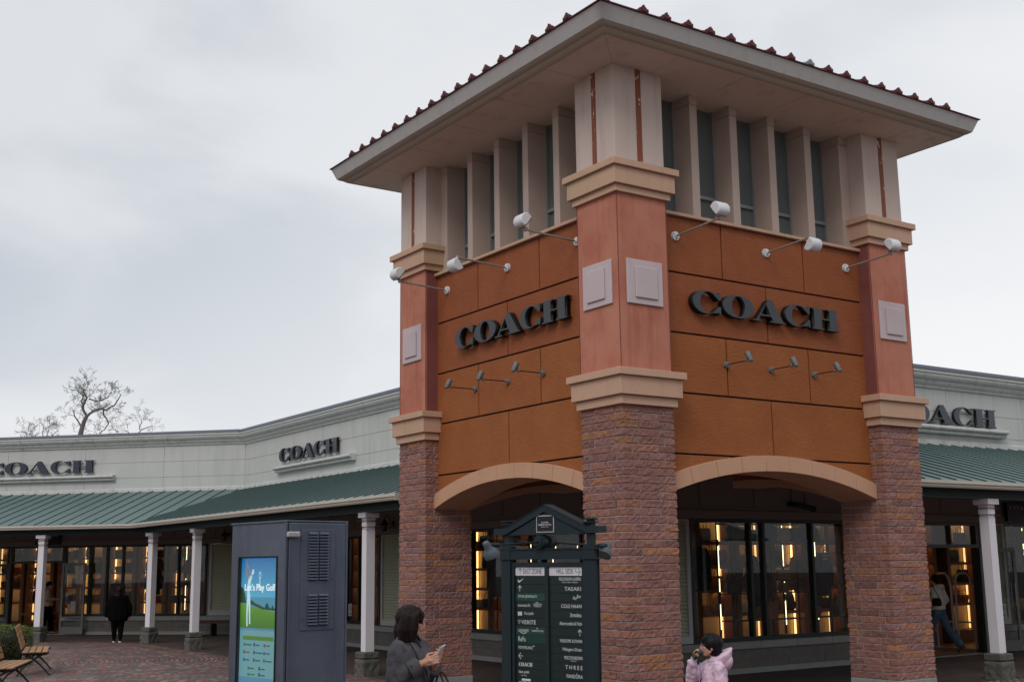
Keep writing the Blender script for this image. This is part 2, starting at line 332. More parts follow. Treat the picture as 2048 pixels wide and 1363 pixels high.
g = MB(); g.add([(-150, -150, 0), (160, -150, 0), (160, 170, 0), (-150, 170, 0)], [(0, 1, 2, 3)]); tag(g.build('ground', PV), kind='structure')
# ------------------------------------------------------------------ corner tower
C0, C1, Wd = 0.0, 5.469, .80
CAPX, S3 = 2.7345, 4.669
TW = empty('corner_tower', (CAPX, CAPX, 0), 0, 'square corner tower of brick piers, rust coloured panels, arches and a deep tiled eave', 'tower')
rnd = random.Random(5)
TON = [(.26, .12, .10), (.28, .13, .105), (.245, .12, .11), (.29, .13, .09), (.33, .145, .078), (.27, .135, .12), (.21, .10, .085)]
TWT = [5, 5, 4, 3, 2, 4, 2]
def brick_pier(x0, y0, w, z0, z1, rots):
    """rough-faced bricks wrapped round a square mortar core, one mesh"""
    mb = MB(); mb.c = []
    n = int(round((z1 - z0) / .0935)); h = (z1 - z0) / n
    P = [(x0, y0), (x0 + w, y0), (x0 + w, y0 + w), (x0, y0 + w)]; Nn = [(0, -1), (1, 0), (0, 1), (-1, 0)]
    def pt(t):
        t %= 4 * w; k = int(t // w); f = t - k * w; a, b = P[k], P[(k + 1) % 4]
        d = ((b[0] - a[0]) / w, (b[1] - a[1]) / w)
        if f < 1e-6:
            n0, n1 = Nn[k - 1], Nn[k]; return (a[0], a[1]), (n0[0] + n1[0], n0[1] + n1[1])
        return (a[0] + d[0] * f, a[1] + d[1] * f), Nn[k]
    i = .002
    mb.box(x0 + i, x0 + w - i, y0 + i, y0 + w - i, z0, z1); mb.c += [(.42, .40, .385)] * 6
    for c in range(n):
        za, zb = z0 + c * h + .0062, z0 + (c + 1) * h - .0062
        off, ln = (.155, .42) if c % 2 == 0 else (.26, .285)
        for k in range(4):
            j = (.015 * (rnd.random() - .5))
            t0 = k * w - off * w / .8 * .95; t1 = k * w + (.235 if c % 2 == 0 else .135) * w / .8 + j
            t2 = (k + 1) * w - ((.155 if c % 2 == 0 else .26) * w / .8 * .95)
            if k == 0: pass
            for (a, b) in ((t0, t1), (t1, t2)):
                a += .007; b -= .007
                col = rnd.choices(TON, TWT)[0]; f = .85 + .3 * rnd.random(); col = tuple(q * f for q in col)
                nq = max(2, int((b - a) / .03)); ts = [a, a + .009] + [a + (b - a) * q / nq for q in range(1, nq)] + [b - .009, b]
                cor = k * w
                if a < cor < b: ts = sorted([q for q in ts if abs(q - cor) > .012] + [cor])
                zs = [za, za + .007, (za + zb) / 2, zb - .007, zb]
                seed = rnd.random() * 90; out = rnd.random() * .006
                vs = []
                for zi, z in enumerate(zs):
                    for ti, tt in enumerate(ts):
                        (px, py), nn = pt(tt)
                        edge = zi in (0, 4) or ti in (0, len(ts) - 1)
                        d = out + (.003 if edge else .0075 + .013 * noise.noise(Vector((tt * 22, z * 34, seed))) + .006 * noise.noise(Vector((tt * 60, z * 80, seed))))
                        zz = z + (0 if edge else .003 * noise.noise(Vector((tt * 30, z * 30, seed + 9))))
                        vs.append((px + nn[0] * d, py + nn[1] * d, zz))
                T = len(ts); fs = []
                for zi in range(4):
                    for ti in range(T - 1): fs.append((zi * T + ti, zi * T + ti + 1, (zi + 1) * T + ti + 1, (zi + 1) * T + ti))
                # flaps back into the mortar
                ring = [ti for ti in range(T)] + [zi * T + T - 1 for zi in range(1, 5)] + [4 * T + ti for ti in range(T - 2, -1, -1)] + [zi * T for zi in range(3, 0, -1)]
                base = len(vs)
                for r in ring:
                    zi, ti = divmod(r, T); (px, py), nn = pt(ts[ti]); vs.append((px - nn[0] * .02, py - nn[1] * .02, zs[zi]))
                m = len(ring)
                for q in range(m): fs.append((ring[(q + 1) % m], ring[q], base + q, base + (q + 1) % m))
                mb.add(vs, fs, 0, False); mb.c += [col] * len(fs)
    return mb
corners = [(0, 0), (0, S3), (S3, 0), (S3, S3)]
ZB, ZL, ZU = 3.82, (3.84, 3.93, 4.157, 4.245), (6.447, 6.535, 6.758, 6.845)
def caps(x0, y0, w, Z):
    mb = MB(); p = (.046, .0905, .133)
    for i in range(3):
        q = p[i]; mb.box(x0 - q, x0 + w + q, y0 - q, y0 + w + q, Z[i] + (.0 if i == 0 else .0005), Z[i + 1])
    return mb
for ci, (x, y) in enumerate(corners):
    full = ci != 3; lowz = .35 if full else 3.42
    if full:
        mbk = brick_pier(x + .008, y + .008, Wd - .016, .35, ZB, 0); mbk.build('brick_pier', M['brick'], TW, recalc=False)
    else:
        mbk = MB(); mbk.box(x, x + Wd, y, y + Wd, 3.42, ZB); mbk.c = [(.2, .11, .09)] * 6; mbk.build('brick_pier', M['brick'], TW)
    if full: b = MB(); b.box(x - .012, x + Wd + .012, y - .012, y + Wd + .012, -.02, .35); b.build('pier_base', M['concrete'], TW, bevel=.008)
    caps(x, y, Wd, (ZB,) + ZL[1:]).build('lower_capital', M['cap'], TW, bevel=.005)
    caps(x, y, Wd, ZU).build('upper_capital', M['cap'], TW, bevel=.005)
    b = MB(); b.box(x, x + Wd, y, y + Wd, ZL[3] - .01, ZU[0] + .01); o = b.build('salmon_shaft', M['salmon'], TW, bevel=.01)
    b = MB(); b.box(x + .002, x + Wd - .002, y + .002, y + Wd - .002, ZU[3] - .01, 8.132); o = b.build('cream_shaft', M['cream'], TW, bevel=.006)
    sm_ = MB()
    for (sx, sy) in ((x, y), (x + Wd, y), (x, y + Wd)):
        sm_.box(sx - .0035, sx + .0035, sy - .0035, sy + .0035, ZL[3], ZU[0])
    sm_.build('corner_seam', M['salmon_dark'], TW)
    # corner seam lines, stripes and medallions on the outer faces
    for (ax, fx) in ((0, x), (1, y)):
        if (ax == 0 and x > 1) or (ax == 1 and y > 1): continue
        base = y if ax == 0 else x
        def bb(mb, a0, a1, d0, d1, z0, z1, mi=0):
            if ax == 0: mb.box(-d1, -d0, base + a0, base + a1, z0, z1, mi)
            else: mb.box(base + a0, base + a1, -d1, -d0, z0, z1, mi)
        s = MB(); bb(s, .362, .446, -.004, .004, ZU[3], 8.13); s.build('painted_stripe', M['stripe'], TW)
        md = MB(); bb(md, .115, .685, -.002, .026, 5.062, 5.62); bb(md, .235, .585, .026, .048, 5.14, 5.53); md.build('medallion', M['medal'], TW, bevel=.006)
# maroon returns of the salmon shafts next to the panels
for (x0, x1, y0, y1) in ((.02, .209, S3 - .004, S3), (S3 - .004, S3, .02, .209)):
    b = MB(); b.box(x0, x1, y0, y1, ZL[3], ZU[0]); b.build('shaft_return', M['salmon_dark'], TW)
# panel walls and arches on four sides
RA, ZAP, HS = 5.84, 3.116, 1.935
def arc(u, r=RA): return ZAP - RA + math.sqrt(max(r * r - (u - CAPX) ** 2, 0))
def side_map(side, d):   # d: distance inwards from the outer face
    if side == 0: return lambda u, z: (u, d, z)
    if side == 1: return lambda u, z: (d, u, z)
    if side == 2: return lambda u, z: (u, C1 - d, z)
    return lambda u, z: (C1 - d, u, z)
UA, UB = Wd, S3
rows = [(3.29, 4.06, [2.735]), (4.06, 4.83, [1.955, 3.505]), (4.83, 5.615, [2.735]), (5.615, 6.36, [1.945, 3.505])]
for side in range(4):
    back = MB(); N_ = 24; us = [UA + (UB - UA) * i / N_ for i in range(N_ + 1)]
    if side > 1: us = [UA + (2.95 - UA) * i / N_ for i in range(N_ + 1)]
    poly = [(u, arc(u, RA + .10)) for u in us] + ([(2.95, 3.345), (UB, 3.345)] if side > 1 else []) + [(UB, 6.36), (UA, 6.36)]
    back.prism(poly, side_map(side, .235), side_map(side, .80)); back.build('inner_wall', M['joint'] if side < 2 else M['rust'], TW)
    if side < 2:
        g_ = .0115
        allr = [(2.8, 3.29, [1.955, 3.505])] + rows
        for ri, (z0, z1, cuts) in enumerate(allr):
            ed = [UA] + cuts + [UB]
            for k in range(len(ed) - 1):
                a, b_ = ed[k] + (g_ if k else 0), ed[k + 1] - (g_ if k < len(ed) - 2 else 0)
                if ri == 0 and k == 1: continue
                uu = [a + (b_ - a) * i / 14 for i in range(15)]
                lo = [(u, max(z0 + g_, arc(u, RA + .15))) for u in uu]
                lo = [(u, z) for u, z in lo if z < z1 - g_ - .001]
                if len(lo) < 2: continue
                poly = lo + [(lo[-1][0], z1 - g_), (lo[0][0], z1 - g_)]
                pb = MB(); pb.prism(poly, side_map(side, .21), side_map(side, .24))
                pb.build('wall_panel', M['amber'] if ri in (0, 1, 2) else M['rust'], TW, bevel=.004)
    # arch trim : voussoirs
    nv = 9
    for k in range(nv if side < 2 else 0):
        a = UA + (UB - UA) * k / nv + .003; b_ = UA + (UB - UA) * (k + 1) / nv - .003
        uu = [a + (b_ - a) * i / 5 for i in range(6)]
        # radial joints
        def outer(u):
            dx = (u - CAPX); f = 1 + .205 / RA; return (CAPX + dx * f, ZAP - RA + math.sqrt(RA ** 2 - dx * dx) * f + (0))
        lo = [(u, arc(u)) for u in uu]; hi = [outer(u) for u in uu][::-1]
        hi = [(min(max(u, UA - .0), UB), z) for u, z in hi]
        vb = MB(); vb.prism(lo + hi, side_map(side, .145), side_map(side, .26)); vb.build('arch_block', M['arch'], TW, bevel=.003)
    sb = MB()
    lo = [(u, arc(u) + .004) for u in us]; hi = [(u, arc(u) + .11) for u in us][::-1]
    sb.prism(lo + hi, side_map(side, .262), side_map(side, .82)); sb.build('arch_soffit', M['arch'], TW)
    # sill ledge, fins, glazing
    lb = MB()
    cuts = [UA, 1.6, 2.35, 3.1, 3.85, UB]
    for k in range(5):
        a, b_ = cuts[k] + .003, cuts[k + 1] - .003
        p0, p1 = side_map(side, .15)(a, 6.362), side_map(side, .75)(b_, 6.402)
        lb.box(min(p0[0], p1[0]), max(p0[0], p1[0]), min(p0[1], p1[1]), max(p0[1], p1[1]), 6.362, 6.402)
    lb.build('window_ledge', M['cap'], TW)
    if side < 2:
        gl = MB(); p0, p1 = side_map(side, .62)(UA, 0), side_map(side, .63)(UB, 0)
        gl.box(min(p0[0], p1[0]), max(p0[0], p1[0]), min(p0[1], p1[1]), max(p0[1], p1[1]), 6.4, 8.13); gl.build('window_glass', M['towerglass'], TW)
        for k in range(5):
            a = 1.53 + .737 * k
            p0, p1 = side_map(side, .272)(a, 0), side_map(side, .60)(a + .135 if k < 4 else S3, 0)
            fb = MB(); fb.box(min(p0[0], p1[0]), max(p0[0], p1[0]), min(p0[1], p1[1]), max(p0[1], p1[1]), 6.402, 8.0); fin = fb.build('window_fin', M['fin'], TW, bevel=.004)
            q0, q1 = side_map(side, .27)(a - .002, 0), side_map(side, .60)(a + .137 if k < 4 else S3, 0)
            fb = MB(); fb.box(min(q0[0], q1[0]), max(q0[0], q1[0]), min(q0[1], q1[1]), max(q0[1], q1[1]), 8.004, 8.132); fb.build('fin_head', M['fin'], fin)
            # frame of the bay to the near side of this fin
            b0 = UA if k == 0 else 1.53 + .737 * (k - 1) + .135; b1 = a
            fr = MB()
            for (u0, u1, z0, z1) in ((b0, b0 + .035, 6.402, 8.13), (b1 - .035, b1, 6.402, 8.13), (b0 + .035, b1 - .035, 6.402, 6.44), (b0 + .035, b1 - .035, 6.83, 6.875)):
                p0, p1 = side_map(side, .575)(u0, 0), side_map(side, .619)(u1, 0)
                fr.box(min(p0[0], p1[0]), max(p0[0], p1[0]), min(p0[1], p1[1]), max(p0[1], p1[1]), z0, z1)
            fr.build('window_frame', M['alu'], TW)
    else:
        gl = MB(); p0, p1 = side_map(side, .45)(UA, 0), side_map(side, .6)(UB, 0)
        gl.box(min(p0[0], p1[0]), max(p0[0], p1[0]), min(p0[1], p1[1]), max(p0[1], p1[1]), 6.4, 8.13); gl.build('rear_wall', M['fin'], TW)
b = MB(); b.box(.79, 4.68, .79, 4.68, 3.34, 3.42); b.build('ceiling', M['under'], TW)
# eave : mitred square rings
def ring(name, prof, mat, parent=TW):
    mb = MB(); n = len(prof); vs = []
    for (sx, sy) in ((-1, -1), (1, -1), (1, 1), (-1, 1)):
        for o_, z in prof: vs.append((CAPX + sx * (CAPX + o_), CAPX + sy * (CAPX + o_), z))
    fs = []
    for k in range(4):
        for i in range(n):
            j = (i + 1) % n; kk = (k + 1) % 4
            fs.append((k * n + i, k * n + j, kk * n + j, kk * n + i))
    mb.add(vs, fs); return mb.build(name, mat, parent)
ring('fascia', [(.777, 8.211), (.845, 8.383), (.80, 8.392), (.5, 8.38), (.5, 8.215)], M['fascia'])
ring('eave_moulding', [(.600, 8.129), (.612, 8.124), (.645, 8.136), (.69, 8.166), (.69, 8.176), (.705, 8.174), (.74, 8.186), (.775, 8.209), (.55, 8.21), (.55, 8.135)], M['fascia_low'])
b = MB()
b.box(CAPX - CAPX - .6, 2 * CAPX + .6, -.6, 2 * CAPX + .6, 8.1305, 8.16); b.build('soffit', M['soffit'], TW)
sj = MB()
for u in (.62, 1.75, 2.9, 4.05, 5.2):
    sj.box(u, u + .003, -.6, .0, 8.1285, 8.1305); sj.box(-.6, .0, u, u + .003, 8.1285, 8.1305)
sj.add([(-.6, -.597, 8.129), (-.597, -.6, 8.129), (0, -.003, 8.129), (-.003, 0, 8.129), (-.6, -.597, 8.1305), (-.597, -.6, 8.1305), (0, -.003, 8.1305), (-.003, 0, 8.1305)], [(0, 1, 2, 3), (7, 6, 5, 4), (0, 1, 5, 4), (1, 2, 6, 5), (2, 3, 7, 6), (3, 0, 4, 7)])
sj.build('soffit_joint', pm('soffit_joint', (.32, .25, .21), .9), TW)
rb = MB(); q = .868; zc = 8.388
A_ = [(CAPX + sx * (CAPX + q), CAPX + sy * (CAPX + q), zc) for sx, sy in ((-1, -1), (1, -1), (1, 1), (-1, 1))]
B_ = [(x_, y_, zc + .014) for x_, y_, _ in A_]
rb.add(A_ + B_ + [(CAPX, CAPX, zc + 1.15)], [(3, 2, 1, 0), (0, 1, 5, 4), (1, 2, 6, 5), (2, 3, 7, 6), (3, 0, 4, 7), (4, 5, 8), (5, 6, 8), (6, 7, 8), (7, 4, 8)])
rf = rb.build('tiled_roof', M['rooftile'], TW)
# antefix tiles along the eave, each with its barrel tile behind
pal = [(-.064, 0), (-.070, .022), (-.070, .040), (-.062, .052), (-.050, .050), (-.044, .046), (-.040, .060), (-.028, .070), (-.020, .068), (-.016, .082), (-.007, .092), (.007, .092), (.016, .082), (.020, .068), (.028, .070), (.040, .060), (.044, .046), (.050, .050), (.062, .052), (.070, .040), (.070, .022), (.064, 0)]
for side in range(2):
    for k in range(17):
        u = .17 + .3597 * (k - 1) - .01
        mp = side_map(side, -.868); mpb = side_map(side, -.835)
        t = MB(); rr = .93 + .14 * rnd.random(); zt = 8.395
        t.prism([(u + a * rr, zt + b_ * (1.0 + .1 * rnd.random())) for a, b_ in pal], mp, mpb)
        in3 = [(a * .55, .012 + b_ * .55) for a, b_ in pal]
        t.prism([(u + a, zt + b_) for a, b_ in in3], side_map(side, -.878), side_map(side, -.866))
        p0, p1 = side_map(side, -.85)(u, 8.405), side_map(side, .3)(u, 8.405 + 1.15 * .32 )
        t.cyl(p0, p1, .05, .05, 8)
        t.build('eave_tile', M['greytile'] if (side == 0 and k == 8) else M['rooftile'], TW)
t = MB(); t.cyl((-.95, -.95, 8.44), (.6, .6, 8.93), .075, .075, 8); t.cyl((-.97, -.97, 8.44), (-.90, -.90, 8.46), .105, .105, 10); t.build('ridge_tile', M['rooftile'], TW)
# ------------------------------------------------------------------ shop building (three wings)
T8 = math.tan(R(22.5)); Q2 = 2 ** .5
BL = empty('shop_building', (5.0, 5.1, 0), 0, 'long low pale sided shop building with green metal awning roofs behind the corner tower', 'building')
class Frame:
    def __init__(s, O, D, Nn): s.O = Vector((*O, 0)); s.D = Vector((*D, 0)); s.N = Vector((*Nn, 0))
    def p(s, a, n, z): q = s.O + s.D * a + s.N * n; return (q.x, q.y, z)
    def box(s, mb, s0, s1, n0, n1, z0, z1, mi=0):
        vs = [s.p(a, n, z) for z in (z0, z1) for a, n in ((s0, n0), (s1, n0), (s1, n1), (s0, n1))]
        mb.add(vs, [(0, 3, 2, 1), (4, 5, 6, 7), (0, 1, 5, 4), (1, 2, 6, 5), (2, 3, 7, 6), (3, 0, 4, 7)], mi)
    def sweep(s, mb, prof, s0, m0, s1, m1, mi=0):   # prof (n,z); ends at s0+m0*n and s1-m1*n
        a = [s.p(s0 + m0 * n, n, z) for n, z in prof]; b = [s.p(s1 - m1 * n, n, z) for n, z in prof]; k = len(prof)
        mb.add(a + b, [list(range(k))[::-1], list(range(k, 2 * k))] + [(i, (i + 1) % k, k + (i + 1) % k, k + i) for i in range(k)], mi)
F1 = Frame((5.0, 5.1), (0, 1), (-1, 0)); F2 = Frame((5.0, 24.5), (-1 / Q2, 1 / Q2), (-1 / Q2, -1 / Q2)); FR = Frame((5.0, 5.1), (1, 0), (0, -1))
L1 = 19.4
# (frame, s0,m0, s1,m1, T, openings)
wings = dict(
    w1=dict(F=F1, s0=0, m0=1, s1=L1, m1=T8, T=6.165, o=[('win', 2.3, 6.25, [3.6, 4.95]), ('shut', 6.25, 6.95), ('shut', 9.35, 10.33), ('win', 10.4, 12.35, [11.55]), ('win', 12.35, 15.9, [13.5, 14.7]), ('shut', 16.0, 16.9)], aw0=.37, g0=2.47),
    w2=dict(F=F2, s0=0, m0=T8, s1=38, m1=0, T=6.185, o=[('shut', .12, 1.06), ('win', 1.15, 5.05, [2.09, 3.05, 3.95, 4.49]), ('win', 5.05, 5.95, []), ('door', 5.95, 7.83), ('win', 7.9, 10.5, [9.2]), ('win', 10.8, 14, [12.4])], aw0=None, g0=None),
    wr=dict(F=FR, s0=0, m0=1, s1=22, m1=0, T=5.985, o=[('shut', .06, .60), ('win', .62, 6.3, [2.12, 2.46, 3.77, 5.1]), ('door', 7.1, 8.92), ('shut', 9.02, 9.86), ('win', 9.88, 13.4, [11.6]), ('win', 13.8, 17.5, [15.6])], aw0=.37, g0=1.95))
ZP, ZS, ZT_, ZH = .42, .56, 2.725, 2.86
wrnd = random.Random(11)
for key, d in wings.items():
    F, s0, m0, s1, m1, T = d['F'], d['s0'], d['m0'], d['s1'], d['m1'], d['T']
    # upper parapet wall of jointed siding sheets
    core = MB(); F.sweep(core, [(-.20, 3.9), (-.012, 3.9), (-.012, T - .02), (-.20, T - .02)], s0, m0, s1, m1); core.build('parapet_wall', M['parjoint'], BL)
    hl = [4.34, T - 1.385, T - .90, T - .36]
    vj = [s0] + [s0 + (s1 - s0) * k / max(1, round((s1 - s0) / 2.75)) for k in range(1, round((s1 - s0) / 2.75))] + [s1]
    pw = MB()
    for r in range(3):
        for k in range(len(vj) - 1):
            a, b_ = vj[k], vj[k + 1]
            F.sweep(pw, [(-.012, hl[r] + .006), (0, hl[r] + .006), (0, hl[r + 1] - .006), (-.012, hl[r + 1] - .006)], a + .006, m0 if k == 0 else 0, b_ - .006, m1 if k == len(vj) - 2 else 0)
    pw.build('siding_sheet', M['parapet'], BL)
    cn = MB()
    prof = [(0, T - .41), (.035, T - .41), (.05, T - .385), (.05, T - .36), (.085, T - .345), (.12, T - .31), (.135, T - .275), (.135, T - .255), (.17, T - .25), (.21, T - .225), (.24, T - .185), (.25, T - .15), (.25, T - .135), (0, T - .135)]
    prof2 = [(0, T - .125), (.27, T - .125), (.27, T - .04), (0, T - .04)]
    nj = max(2, round((s1 - s0) / 2.6))
    for k in range(nj):
        a, b_ = s0 + (s1 - s0) * k / nj, s0 + (s1 - s0) * (k + 1) / nj
        F.sweep(cn, prof, a + (.006 if k else 0), m0 if k == 0 else 0, b_ - (.006 if k < nj - 1 else 0), m1 if k == nj - 1 else 0)
    cn.build('cornice', M['cornice'], BL)
    c2 = MB(); F.sweep(c2, prof2, s0, m0, s1, m1); c2o = c2.build('cornice_band', M['parapet'], BL)
    fl = MB(); F.sweep(fl, [(-.25, T - .038), (.285, T - .038), (.29, T - .055), (.295, T - .055), (.29, T + .012), (-.25, T + .012)], s0, m0, s1, m1); fl.build('parapet_flashing', M['flash'], BL)
    base = MB(); F.sweep(base, [(0, 4.30), (.04, 4.30), (.04, 4.45), (.02, 4.47), (0, 4.47)], s0, m0, s1, m1); base.build('base_trim', M['cornice'], BL)
    # awning roof
    a0 = s0; mm = m0
    nz_ = [(.03, 4.36), (3.86, 3.225)]
    slope = (nz_[1][1] - nz_[0][1]) / (nz_[1][0] - nz_[0][0])
    aw = MB()
    if key == 'w2': aw_s0, aw_m0 = 0, T8
    else: aw_s0, aw_m0 = .37, 0
    aw_s1, aw_m1 = s1, m1
    F.sweep(aw, [nz_[0], nz_[1], (3.86, 3.205), (3.80, 3.205), (.03, 4.30)], aw_s0, aw_m0, aw_s1, aw_m1)
    F_aw = aw.build('awning_roof', M['awning'], BL)
    sm_ = MB(); sp = .405; k = 0; s = aw_s0 + .2
    while s < s1 - .05:
        n_lo, n_hi = 3.865, .04
        # clip by mitres
        if aw_m0 and s < aw_m0 * n_lo: n_lo = s / aw_m0
        if aw_m1 and (aw_s1 - s) < aw_m1 * n_lo: n_lo = (aw_s1 - s) / aw_m1
        if n_lo > .15:
            zl = nz_[0][1] + slope * (n_lo - .03)
            a = [F.p(s + q, n_hi, z_) for q, z_ in ((-.012, 4.358), (.012, 4.358), (.012, 4.383), (-.012, 4.383))]
            b_ = [F.p(s + q, n_lo, z_) for q, z_ in ((-.012, zl - .002), (.012, zl - .002), (.012, zl + .023), (-.012, zl + .023))]
            sm_.add(a + b_, [(3, 2, 1, 0), (4, 5, 6, 7), (0, 1, 5, 4), (1, 2, 6, 5), (2, 3, 7, 6), (3, 0, 4, 7)])
        s += sp
    sm_.build('standing_seam', M['awnseam'], F_aw)
    gp = [(3.78, 3.10), (3.90, 3.10), (3.92, 3.13), (3.90, 3.145), (3.935, 3.165), (3.935, 3.215), (3.91, 3.215), (3.91, 3.18), (3.80, 3.18), (3.78, 3.21)]
    g0, gm = (0, T8) if key == 'w2' else (d['g0'], 0)
    gb = MB(); F.sweep(gb, gp, g0, gm, s1, m1)
    if gm == 0:
        F.box(gb, g0 - .012, g0 - .001, 3.77, 3.945, 3.09, 3.225)
    gb.build('gutter', M['gutter'], BL)
    bm_ = MB(); F.sweep(bm_, [(3.40, 2.955), (3.62, 2.955), (3.62, 2.975), (3.54, 2.985), (3.54, 3.13), (3.77, 3.14), (3.77, 3.20), (3.40, 3.30)], .37 if key != 'w2' else 0, 0 if key != 'w2' else T8, s1, m1)
    bm_.build('awning_beam', M['beam'], BL)
    # lower wall
    ops = d['o']; lw = MB(); F.sweep(lw, [(-.15, ZT_), (0, ZT_), (0, 4.0), (-.15, 4.0)], s0, m0, s1, m1)
    cur = s0
    for o_ in sorted(ops, key=lambda q: q[1]) + [('end', s1, s1)]:
        if o_[1] > cur + .01: F.box(lw, cur + (0.01 if cur > s0 else .16), o_[1] - .01 - (.3 if o_[0] == 'end' and m1 else 0), -.15, 0, ZS - .0, ZT_ - .001)
        cur = max(cur, o_[2])
    lw.build('shop_wall', M['tanwall'], BL)
    tr = MB(); F.sweep(tr, [(0, ZT_ + .01), (.03, ZT_ + .01), (.03, ZH), (.045, ZH + .005), (.045, ZH + .02), (0, ZH + .02)], s0, m0, s1, m1)
    q = s0 + .9
    while q < s1 - 1:
        for (a, b_, z0, z1) in ((q, q + .025, 2.95, 3.8),): F.box(tr, a, b_, .0005, .02, z0, z1)
        q += 1.37
    F.sweep(tr, [(0.0005, 2.925), (.02, 2.925), (.02, 2.95), (0.0005, 2.95)], s0, m0, s1, m1)
    tr.build('wall_trim', M['tanwall'], BL)
    # plinth
    segs = []; cur = s0
    for o_ in sorted(ops, key=lambda q: q[1]):
        if o_[0] == 'door': segs.append((cur, o_[1])); cur = o_[2]
    segs.append((cur, s1))
    pl = MB(); sl = MB()
    for a, b_ in segs:
        mA, mB_ = (m0 if a == s0 else 0), (m1 if b_ == s1 else 0)
        F.sweep(pl, [(-.15, .10), (.035, .10), (.035, .245), (.03, .25), (.035, .255), (.035, ZP), (-.15, ZP)], a, mA, b_, mB_)
        F.sweep(sl, [(-.15, -.02), (.075, -.02), (.075, .085), (.06, .098), (-.15, .098)], a, mA, b_, mB_)
        F.sweep(sl, [(-.15, ZP + .002), (.075, ZP + .002), (.085, ZP + .015), (.085, ZS - .02), (.06, ZS - .004), (-.15, ZS - .004)], a, mA, b_, mB_)
    pl.build('plinth', M['blockw'], BL); sl.build('plinth_band', M['sill'], BL)
    pj = MB(); q = s0 + .3
    while q < s1 - .3:
        if all(not (a2 - .05 < q < b2 + .05) for t2, a2, b2, *_ in [o_ for o_ in ops if o_[0] == 'door']): F.box(pj, q, q + .006, .0, .0365 + .05, ZP + .01, ZS - .01); F.box(pj, q - .2, q - .194, .0, .0372, .10, .245)
        q += .95
    pj.build('plinth_joint', M['joint'], BL)
    # openings
    for o_ in ops:
        a, b_ = o_[1], o_[2]
        if o_[0] == 'win':
            fr = MB()
            F.box(fr, a, a + .055, -.09, .03, ZS, ZT_ - .002); F.box(fr, b_ - .055, b_, -.09, .03, ZS, ZT_ - .002)
            F.box(fr, a + .055, b_ - .055, -.09, .03, ZS, ZS + .07); F.box(fr, a + .055, b_ - .055, -.09, .03, ZT_ - .06, ZT_ - .002)
            for mu in o_[3]: F.box(fr, mu - .03, mu + .03, -.09, .028, ZS + .07, ZT_ - .06)
            fo = fr.build('window_frame', M['frame'], BL)
            gb = MB(); F.box(gb, a + .05, b_ - .05, -.035, -.027, ZS + .06, ZT_ - .05); gb.build('pane', M['glass'], fo)
        elif o_[0] == 'shut':
            fr = MB(); x0, x1, z0, z1 = a, b_, ZS + .012, 2.715
            for (u0, u1, v0, v1) in ((x0, x0 + .085, z0, z1), (x1 - .085, x1, z0, z1), (x0 + .085, x1 - .085, z0, z0 + .13), (x0 + .085, x1 - .085, z1 - .03, z1)): F.box(fr, u0, u1, -.05, .045, v0, v1)
            fo = fr.build('shutter_frame', M['shutframe'], BL)
            lv = MB(); z = z0 + .13; F.box(lv, x0 + .08, x1 - .08, -.1, -.03, z0, z1)
            while z < z1 - .06:
                F_ = [(x0 + .086, -.028, z + .055), (x0 + .086, .018, z), (x0 + .086, .03, z + .006), (x0 + .086, -.015, z + .068)]
                A2_ = [F.p(*q) for q in F_]; B2_ = [F.p(x1 - .086, q[1], q[2]) for q in F_]
                lv.add(A2_ + B2_, [(0, 1, 2, 3), (7, 6, 5, 4), (0, 4, 5, 1), (1, 5, 6, 2), (2, 6, 7, 3), (3, 7, 4, 0)]); z += .066
            lv.build('louvres', M['shutter'], fo)
        elif o_[0] == 'door':
            fr = MB(); z0 = .01
            F.box(fr, a, a + .07, -.11, .04, z0, ZT_ - .002); F.box(fr, b_ - .07, b_, -.11, .04, z0, ZT_ - .002)
            F.box(fr, a + .07, b_ - .07, -.11, .04, 2.20, 2.27); F.box(fr, a + .07, b_ - .07, -.11, .04, ZT_ - .06, ZT_ - .002)
            F.box(fr, (a + b_) / 2 - .02, (a + b_) / 2 + .02, -.10, .03, 2.27, ZT_ - .06)
            fo = fr.build('door_frame', M['frame'], BL)
            gb = MB(); F.box(gb, a + .06, b_ - .06, -.035, -.027, 2.265, ZT_ - .05); gb.build('transom_pane', M['glass'], fo)
            ds = MB(); F.box(ds, a, b_, -.15, .10, .001, .012); ds.build('threshold', M['sill'], BL)
# inside the shops
fl = MB()
fl.add([(5.12, 5.2, .012), (26.8, 5.2, .012), (26.8, 9.2, .012), (9.2, 9.2, .012), (9.2, 24.6, .012), (5.12, 24.6, .012)], [(0, 1, 2, 3, 4, 5)])
fl.add([F2.p(0, -.14, .012), F2.p(19, -.14, .012), F2.p(19, -4.4, .012), F2.p(-1, -4.4, .012)], [(0, 1, 2, 3)])
fl.build('shop_floor', M['woodfloor'], BL, recalc=False)
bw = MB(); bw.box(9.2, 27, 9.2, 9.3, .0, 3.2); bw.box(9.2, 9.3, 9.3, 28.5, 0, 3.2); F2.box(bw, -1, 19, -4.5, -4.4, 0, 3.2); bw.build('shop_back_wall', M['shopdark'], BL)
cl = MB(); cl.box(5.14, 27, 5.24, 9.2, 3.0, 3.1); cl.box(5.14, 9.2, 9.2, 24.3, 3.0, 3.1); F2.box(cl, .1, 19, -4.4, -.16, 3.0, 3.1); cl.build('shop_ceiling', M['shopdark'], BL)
rfm = MB(); rfm.box(5.15, 27, 5.3, 22, 5.55, 5.6); F2.box(rfm, 0, 38, -16, -.2, 5.62, 5.67)
rfm.box(26.9, 27, 5.3, 22, 0, 5.55); rfm.box(5.3, 26.9, 21.9, 22, 3.2, 5.55); F2.box(rfm, 37.9, 38, -16, -.2, 0, 5.62); rfm.build('flat_roof', M['cornice'], BL)
